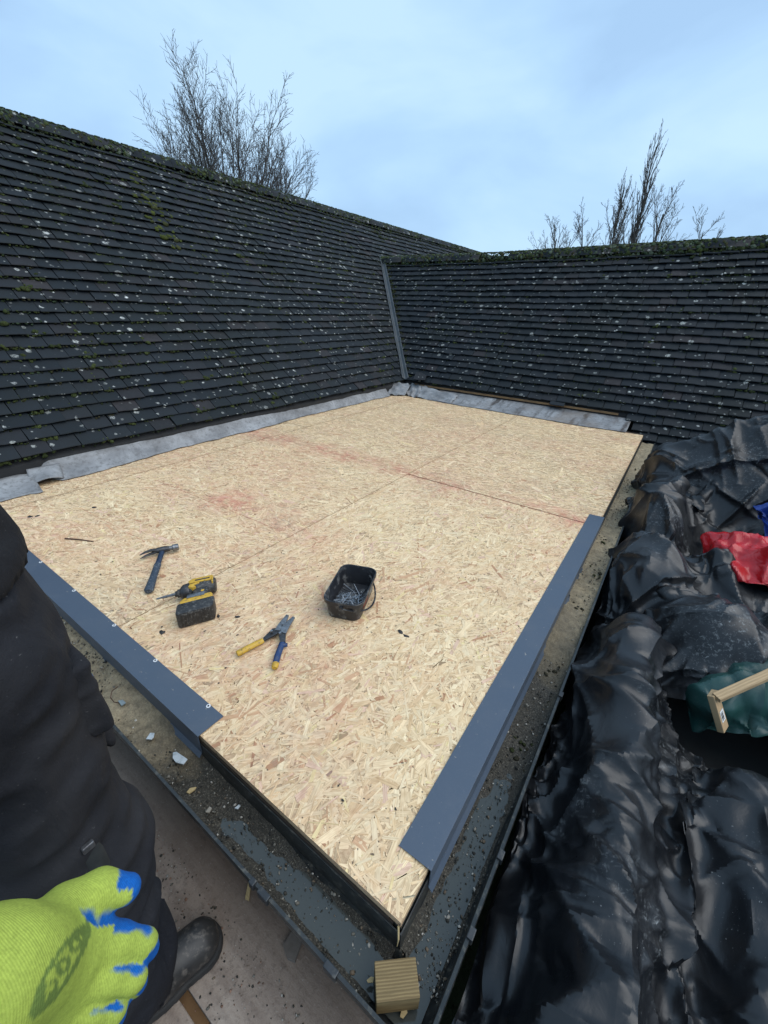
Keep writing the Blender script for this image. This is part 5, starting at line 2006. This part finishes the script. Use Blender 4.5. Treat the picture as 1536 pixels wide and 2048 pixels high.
V, F = surface_nets(f_hair, (-.72, -.51, zf + 1.5), (-.47, -.22, zf + 1.80), .009)
link('hair', np_mesh('hair', V, F, HAIR, True), man)


def wrinkle(P, amp, sc, seed):
    q = P * np.array([1, 1, 1.8])
    return amp * (np.abs(fbm(q, sc, 2, seed)) - .3) + amp * .5 * fbm(P, sc * .5, 2, seed + 3)


def f_trousers(P):
    d = chain(P, [RH + [.005, .01, .02], RK + [.004, .005, 0], RA + [.004, .004, .0]], [.122, .100, .094], .05)
    d2 = chain(P, [LH + [0, .01, .02], LK, LA], [.120, .098, .092], .05)
    d = smin(d, d2, .03)
    d = smin(d, ell(P, PEL + [0, .005, .02], (.195, .140, .16)), .05)
    d = d + wrinkle(P, .021, 8, 2.2) + .006 * np.sin(P[:, 2] * 60 + 3 * fbm(P, 6, 1, 4)) * np.clip((zf + .38 - P[:, 2]) * 6, 0, 1)
    d = np.maximum(d, zf + .085 + .02 * fbm(P, 8, 1, 9) - P[:, 2])
    return np.maximum(d, P[:, 2] - (zf + 1.06))


V, F = surface_nets(f_trousers, (-.86, -.56, zf + .04), (-.33, -.14, zf + 1.10), .0075)
tr = link('trousers', np_mesh('trousers', V, F, TROUSER, True), man)


def f_jacket(P):
    d = chain(P, [PEL + [0, .0, .02], (PEL + CH) / 2, CH], [.155, .150, .165], .05)
    d = smin(d, ell(P, PEL + [0, .0, .06], (.205, .150, .14)), .05)
    d = smin(d, chain(P, [RS, CH], [.08, .11]), .05); d = smin(d, chain(P, [LS, CH], [.08, .11]), .05)
    for S_, E_, W_ in ((RS, RE, RWr), (LS, LE, LWr)):
        d = smin(d, chain(P, [S_, E_, W_ + (E_ - W_) * .12], [.075, .066, .050], .02), .03)
    d = smin(d, cap(P, CH, NK - [0, 0, .03], .10, .075), .05)
    d = d + wrinkle(P, .014, 10, 7.7)
    d = np.maximum(d, (zf + 1.02) - P[:, 2] - 10 * np.clip(np.abs(P[:, 0] + .60) - .215, 0, .05))
    return np.maximum(d, P[:, 2] - (zf + 1.475))


V, F = surface_nets(f_jacket, (-.97, -.72, zf + .80), (-.08, -.14, zf + 1.50), .011)
link('jacket', np_mesh('jacket', V, F, JACKET, True), man)

# holster pocket at the front of the thigh, knee pocket and a clipped strap
def f_pocket(P):
    c = np.array([-.490, -.236, .515])
    q = np.abs(P - c) - np.array([.050, .022, .062])
    return np.linalg.norm(np.maximum(q, 0), axis=1) + np.minimum(q.max(1), 0) - .010 + wrinkle(P, .005, 16, 3)


V, F = surface_nets(f_pocket, (-.58, -.32, .40), (-.39, -.19, .63), .005)
link('pocket', np_mesh('pocket', V, F, TROUSER, True), tr)


def f_knee(P):
    a, b = gp(175, 1400, .32), gp(236, 1490, .21)
    d = chain(P, [a + [-.03, -.015, .0], (a + b) / 2 + [-.02, -.01, 0], b + [-.012, -.006, 0]], [.030, .026, .010], .02)
    return d + wrinkle(P, .006, 14, 5)


V, F = surface_nets(f_knee, (-.75, -.30, .12), (-.42, -.08, .42), .006)
link('pocket_flap', np_mesh('pocket_flap', V, F, TROUSER, True), tr)
sx = gp(150, 1555, .30)
STRAP = simple('webbing', (.012, .013, .013), (.03, .032, .03), 90, .7)
mb = MB(); mb.tube([np.array([-.395, -.300, .345]), np.array([-.378, -.297, .30]), np.array([-.374, -.297, .255]), np.array([-.384, -.300, .21])], [.010, .014, .013, .006], 8, flat=.4); s_ = mb.build('tool_loop', STRAP, tr, smooth=True)
mb = MB(); mb.box((-.374, -.298, .330), (.008, .016, .012)); mb.build('buckle', STEEL, s_, bevel=.002)

# boots
LEATH = simple('black_boot_leather', (.018, .0175, .0175), (.038, .036, .034), 40, .5, bump=.25, dirt=(.16, .14, .12), dirt_amt=.6, dirt_scale=60)
SOLE = simple('boot_sole', (.012, .012, .012), (.03, .028, .026), 30, .8)


def boot(toe, heel, ankle, nm):
    toe, heel = np.array(toe, float), np.array(heel, float)

    def f_up(P):
        d = chain(P, [heel + [0, 0, .055], heel * .55 + toe * .45 + [0, 0, .060], toe + (heel - toe) * .17 + [0, 0, .042]], [.040, .043, .043], .03)
        d = smin(d, cap(P, ankle + [0, 0, -.01], heel * .75 + toe * .25 + [0, 0, .07], .048, .046), .03)
        d = smin(d, cap(P, ankle + [0, 0, .05], ankle, .050, .048), .02)
        return np.maximum(d, (zf + .024) - P[:, 2])
    lo = np.minimum(toe, heel) - .09; hi = np.maximum(toe, heel) + .09; hi[2] = zf + .22; lo[2] = zf
    V, F = surface_nets(f_up, lo, hi, .005)
    b = link('boot', np_mesh('boot', V, F, LEATH, True), man)

    def f_sole(P):
        Q = P.copy(); Q[:, 2] = heel[2]
        d = chain(Q, [heel, heel * .5 + toe * .5, toe + (heel - toe) * .17], [.041, .039, .048], .03)
        return np.maximum(d, np.abs(P[:, 2] - (zf + .0135)) - .0125)
    V, F = surface_nets(f_sole, lo, hi, .005)
    link('sole', np_mesh('sole', V, F, SOLE, True), b)
    ax_ = (toe - heel) / np.linalg.norm(toe - heel); sd_ = np.array([ax_[1], -ax_[0], 0])
    LACE = simple('lace_' + nm, (.05, .05, .05), (.25, .25, .25), 120, .8)
    for k in range(4):
        c = heel + ax_ * (.115 + .024 * k) + np.array([0, 0, .108 - .010 * k])
        mb = MB(); mb.tube([c - sd_ * .030 - [0, 0, .014], c, c + sd_ * .030 - [0, 0, .014]], .0022, 6); mb.build('lace', LACE, b, smooth=True)


hz3 = np.array([0, 0, zf])
boot((-.386, -.172, zf), (-.440, -.425, zf), RA, 'r')
boot((-.715, -.190, zf), (-.700, -.445, zf), LA, 'l')


# gloves: lime knit, blue dipped palm and finger tips
def m_glove():
    t = NT('knit_glove')
    p = t.pos()
    at = t.node('ShaderNodeAttribute', attribute_name='tint').outputs['Color']
    w = t.node('ShaderNodeTexWave', wave_type='BANDS', bands_direction='X')
    w.inputs['Scale'].default_value = 210; w.inputs['Distortion'].default_value = 1.2; w.inputs['Detail'].default_value = 2; w.inputs['Detail Scale'].default_value = 1.5
    t.l.new(t.mapping(p, rot=(0.35, .5, 1.1)), w.inputs['Vector'])
    n = t.noise(p, 380, 3, .7)
    c = t.mix(1.0, at, t.ramp(w.outputs['Fac'], [(0.0, (.88, .90, .84)), (.6, (1.03, 1.03, 1.03))]), 'MULTIPLY')
    c = t.mix(1.0, c, t.ramp(n, [(.3, (.80, .80, .80)), (.7, (1.12, 1.12, 1.1))]), 'MULTIPLY')
    t.bump(t.math('ADD', w.outputs['Fac'], t.math('MULTIPLY', n, .6)),   .22, .0012)
    return t.done(c, .85, None, .2)


GLOVE = m_glove()
LIME, DIP, LOGO = np.array([.36, .435, .075]), np.array([.008, .11, .42]), np.array([.035, .09, .035])


def glove(J, palm_dir, lo_pad, logo=None, h=.0027, web=None):
    """J: wrist, knuckles (4), finger chains (4), thumb chain; palm_dir points out of the palm."""
    wr, mcp = J['wrist'], J['mcp']
    pn = np.array(palm_dir, float); pn /= np.linalg.norm(pn)

    def f(P):
        d = chain(P, [J['cuff'], wr], [.042, .037], .01)
        for k in range(4):
            d = smin(d, cap(P, wr + (mcp[k] - mcp[1]) * .35, mcp[k], .0225, .0165), .024)
        d = smin(d, cap(P, mcp[0], mcp[3], .0155, .0145), .010)
        for k in range(4):
            fd = chain(P, [mcp[k]] + list(J['fingers'][k]), [.0150, .0124, .0116, .0104] if k < 3 else [.0130, .0108, .0102, .0092], .004)
            d = smin(d, fd, .0035)
        d = smin(d, cap(P, wr * .6 + J['thumb'][0] * .4, mcp[0] * .5 + mcp[1] * .5, .0265, .0165), .03)
        d = smin(d, chain(P, J['thumb'], [.0225, .0175, .0148, .0128], .008), .011)
        return d + .0012 * fbm(P, 45, 2, 5.0)
    allp = np.concatenate([[J['cuff'], wr], mcp, np.concatenate([np.array(x) for x in J['fingers']]), np.array(J['thumb'])])
    V, F = surface_nets(f, allp.min(0) - .05, allp.max(0) + .05, h)
    N = normals(V, F)
    tips = [x[-1] for x in J['fingers']] + [J['thumb'][-1]]
    face = N @ pn
    k = np.clip((face + .18 * fbm(V, 70, 2, 3) + .02) * 6, 0, 1)
    fz = np.full(len(V), 9.0)                            # the dip covers the fingers, the thumb's end and the palm only
    for q in range(4):
        fz = np.minimum(fz, chain(V, J['fingers'][q], [.0] * 3) - .0)
    fz = np.minimum(fz, chain(V, J['thumb'][1:], [.0] * 3))
    k = np.where(fz < .0185, k, np.clip((face - .72) * 8, 0, 1))
    for tp, base in zip(tips, [x[-2] for x in J['fingers']] + [J['thumb'][-2]]):
        k = np.maximum(k, ((np.linalg.norm(V - tp, axis=1) < .0165) & (face > -.55)).astype(float))
    if web is not None:                                  # the dipped insides of thumb and forefinger face each other
        dv = web - V; dl = np.linalg.norm(dv, axis=1)
        k = np.maximum(np.clip((face - .80) * 8, 0, 1) * (dl > .06), np.clip(((N * dv).sum(1) / dl - .08 + .10 * fbm(V, 80, 2, 6)) * 6, 0, 1) * (dl < .075) * (fz < .021))
        for tp in tips: k = np.maximum(k, np.clip((.0195 + .004 * fbm(V, 90, 2, 8) - np.linalg.norm(V - tp, axis=1)) * 700, 0, 1) * (face > -.45))
    k[((V - wr) @ (J['cuff'] - wr) > 0)] = 0
    ed = .5 + .5 * fbm(V, 90, 2, 3)
    col = LIME[None] * (1 + .10 * fbm(V, 30, 2, 1)[:, None])
    col = col * (1 - k[:, None]) + DIP[None] * k[:, None]
    if logo is not None:
        c, u, v = logo
        a, b = (V - c) @ u, (V - c) @ v
        rr = np.sqrt((a / .021) ** 2 + (b / .0078) ** 2)
        ring_ = (np.abs(rr - 1) < .20)
        dots = np.zeros(len(V), bool)
        for q in (-.0115, 0.0, .0115):
            r2 = np.sqrt(((a - q) / .0042) ** 2 + (b / .0046) ** 2)
            dots |= (np.abs(r2 - .75) < .30)
        mk = (ring_ | dots) & (N @ (CAM - c) > 0) & (np.linalg.norm(V - c, axis=1) < .055)
        col[mk] = col[mk] * .35 + LOGO * .65
    o = link('glove', np_mesh('glove', V, F, GLOVE, True, col=col), man)
    md = o.modifiers.new('smooth', 'SMOOTH'); md.factor = .5; md.iterations = 2
    return o


mcpR = [gp(165, 1880, .540), gp(140, 1953, .528), gp(105, 2020, .515), gp(65, 2076, .500)]
J = dict(wrist=gp(-5, 1968, .600), cuff=np.array([-.174, -.420, .650]), mcp=np.array(mcpR),
         fingers=[[gp(243, 1880, .522), gp(286, 1888, .505), gp(296, 1898, .488)],
                  [gp(222, 1954, .510), gp(266, 1955, .494), gp(272, 1967, .476)],
                  [gp(182, 2020, .498), gp(226, 2016, .483), gp(230, 2030, .466)],
                  [gp(130, 2080, .484), gp(165, 2078, .468), gp(168, 2092, .452)]],
         thumb=[gp(58, 1893, .588), gp(122, 1822, .575), gp(198, 1781, .562), gp(252, 1777, .550)])
WEB = gp(262, 1826, .535)
pd = np.array([-.40, .80, -.48])
cL = gp(128, 1930, .572); uL = gp(150, 1869, .575) - gp(84, 1979, .570); uL /= np.linalg.norm(uL)
nL = CAM - cL; nL /= np.linalg.norm(nL); vL = np.cross(nL, uL); vL /= np.linalg.norm(vL)
print('palm width', np.linalg.norm(mcpR[0] - mcpR[3]), 'palm length', np.linalg.norm(J['wrist'] - mcpR[1]))
glove(J, pd, .05, (cL, uL, vL), web=WEB)
# left hand, half hidden behind the thigh: relaxed curl
wl_ = LWr + (LWr - LE) * .04
fd_ = np.array([.42, .30, -.86]); fd_ /= np.linalg.norm(fd_)
sd_ = np.array([.2, .9, .40]); sd_ -= fd_ * (sd_ @ fd_); sd_ /= np.linalg.norm(sd_)
pn_ = np.cross(fd_, sd_); pn_ /= np.linalg.norm(pn_)
mc = [wl_ + fd_ * .088 + sd_ * s for s in (.030, .010, -.010, -.029)]
fing = [[m_ + fd_ * .036 + pn_ * .010, m_ + fd_ * .052 + pn_ * .030, m_ + fd_ * .048 + pn_ * .048] for m_ in mc]
thm = [wl_ + fd_ * .02 + sd_ * .02, wl_ + fd_ * .052 + sd_ * .045 + pn_ * .012, wl_ + fd_ * .085 + sd_ * .050 + pn_ * .022, wl_ + fd_ * .108 + sd_ * .046 + pn_ * .030]
glove(dict(wrist=wl_, cuff=wl_ - fd_ * .05, mcp=np.array(mc), fingers=fing, thumb=thm), pn_, .05, None, .0045)
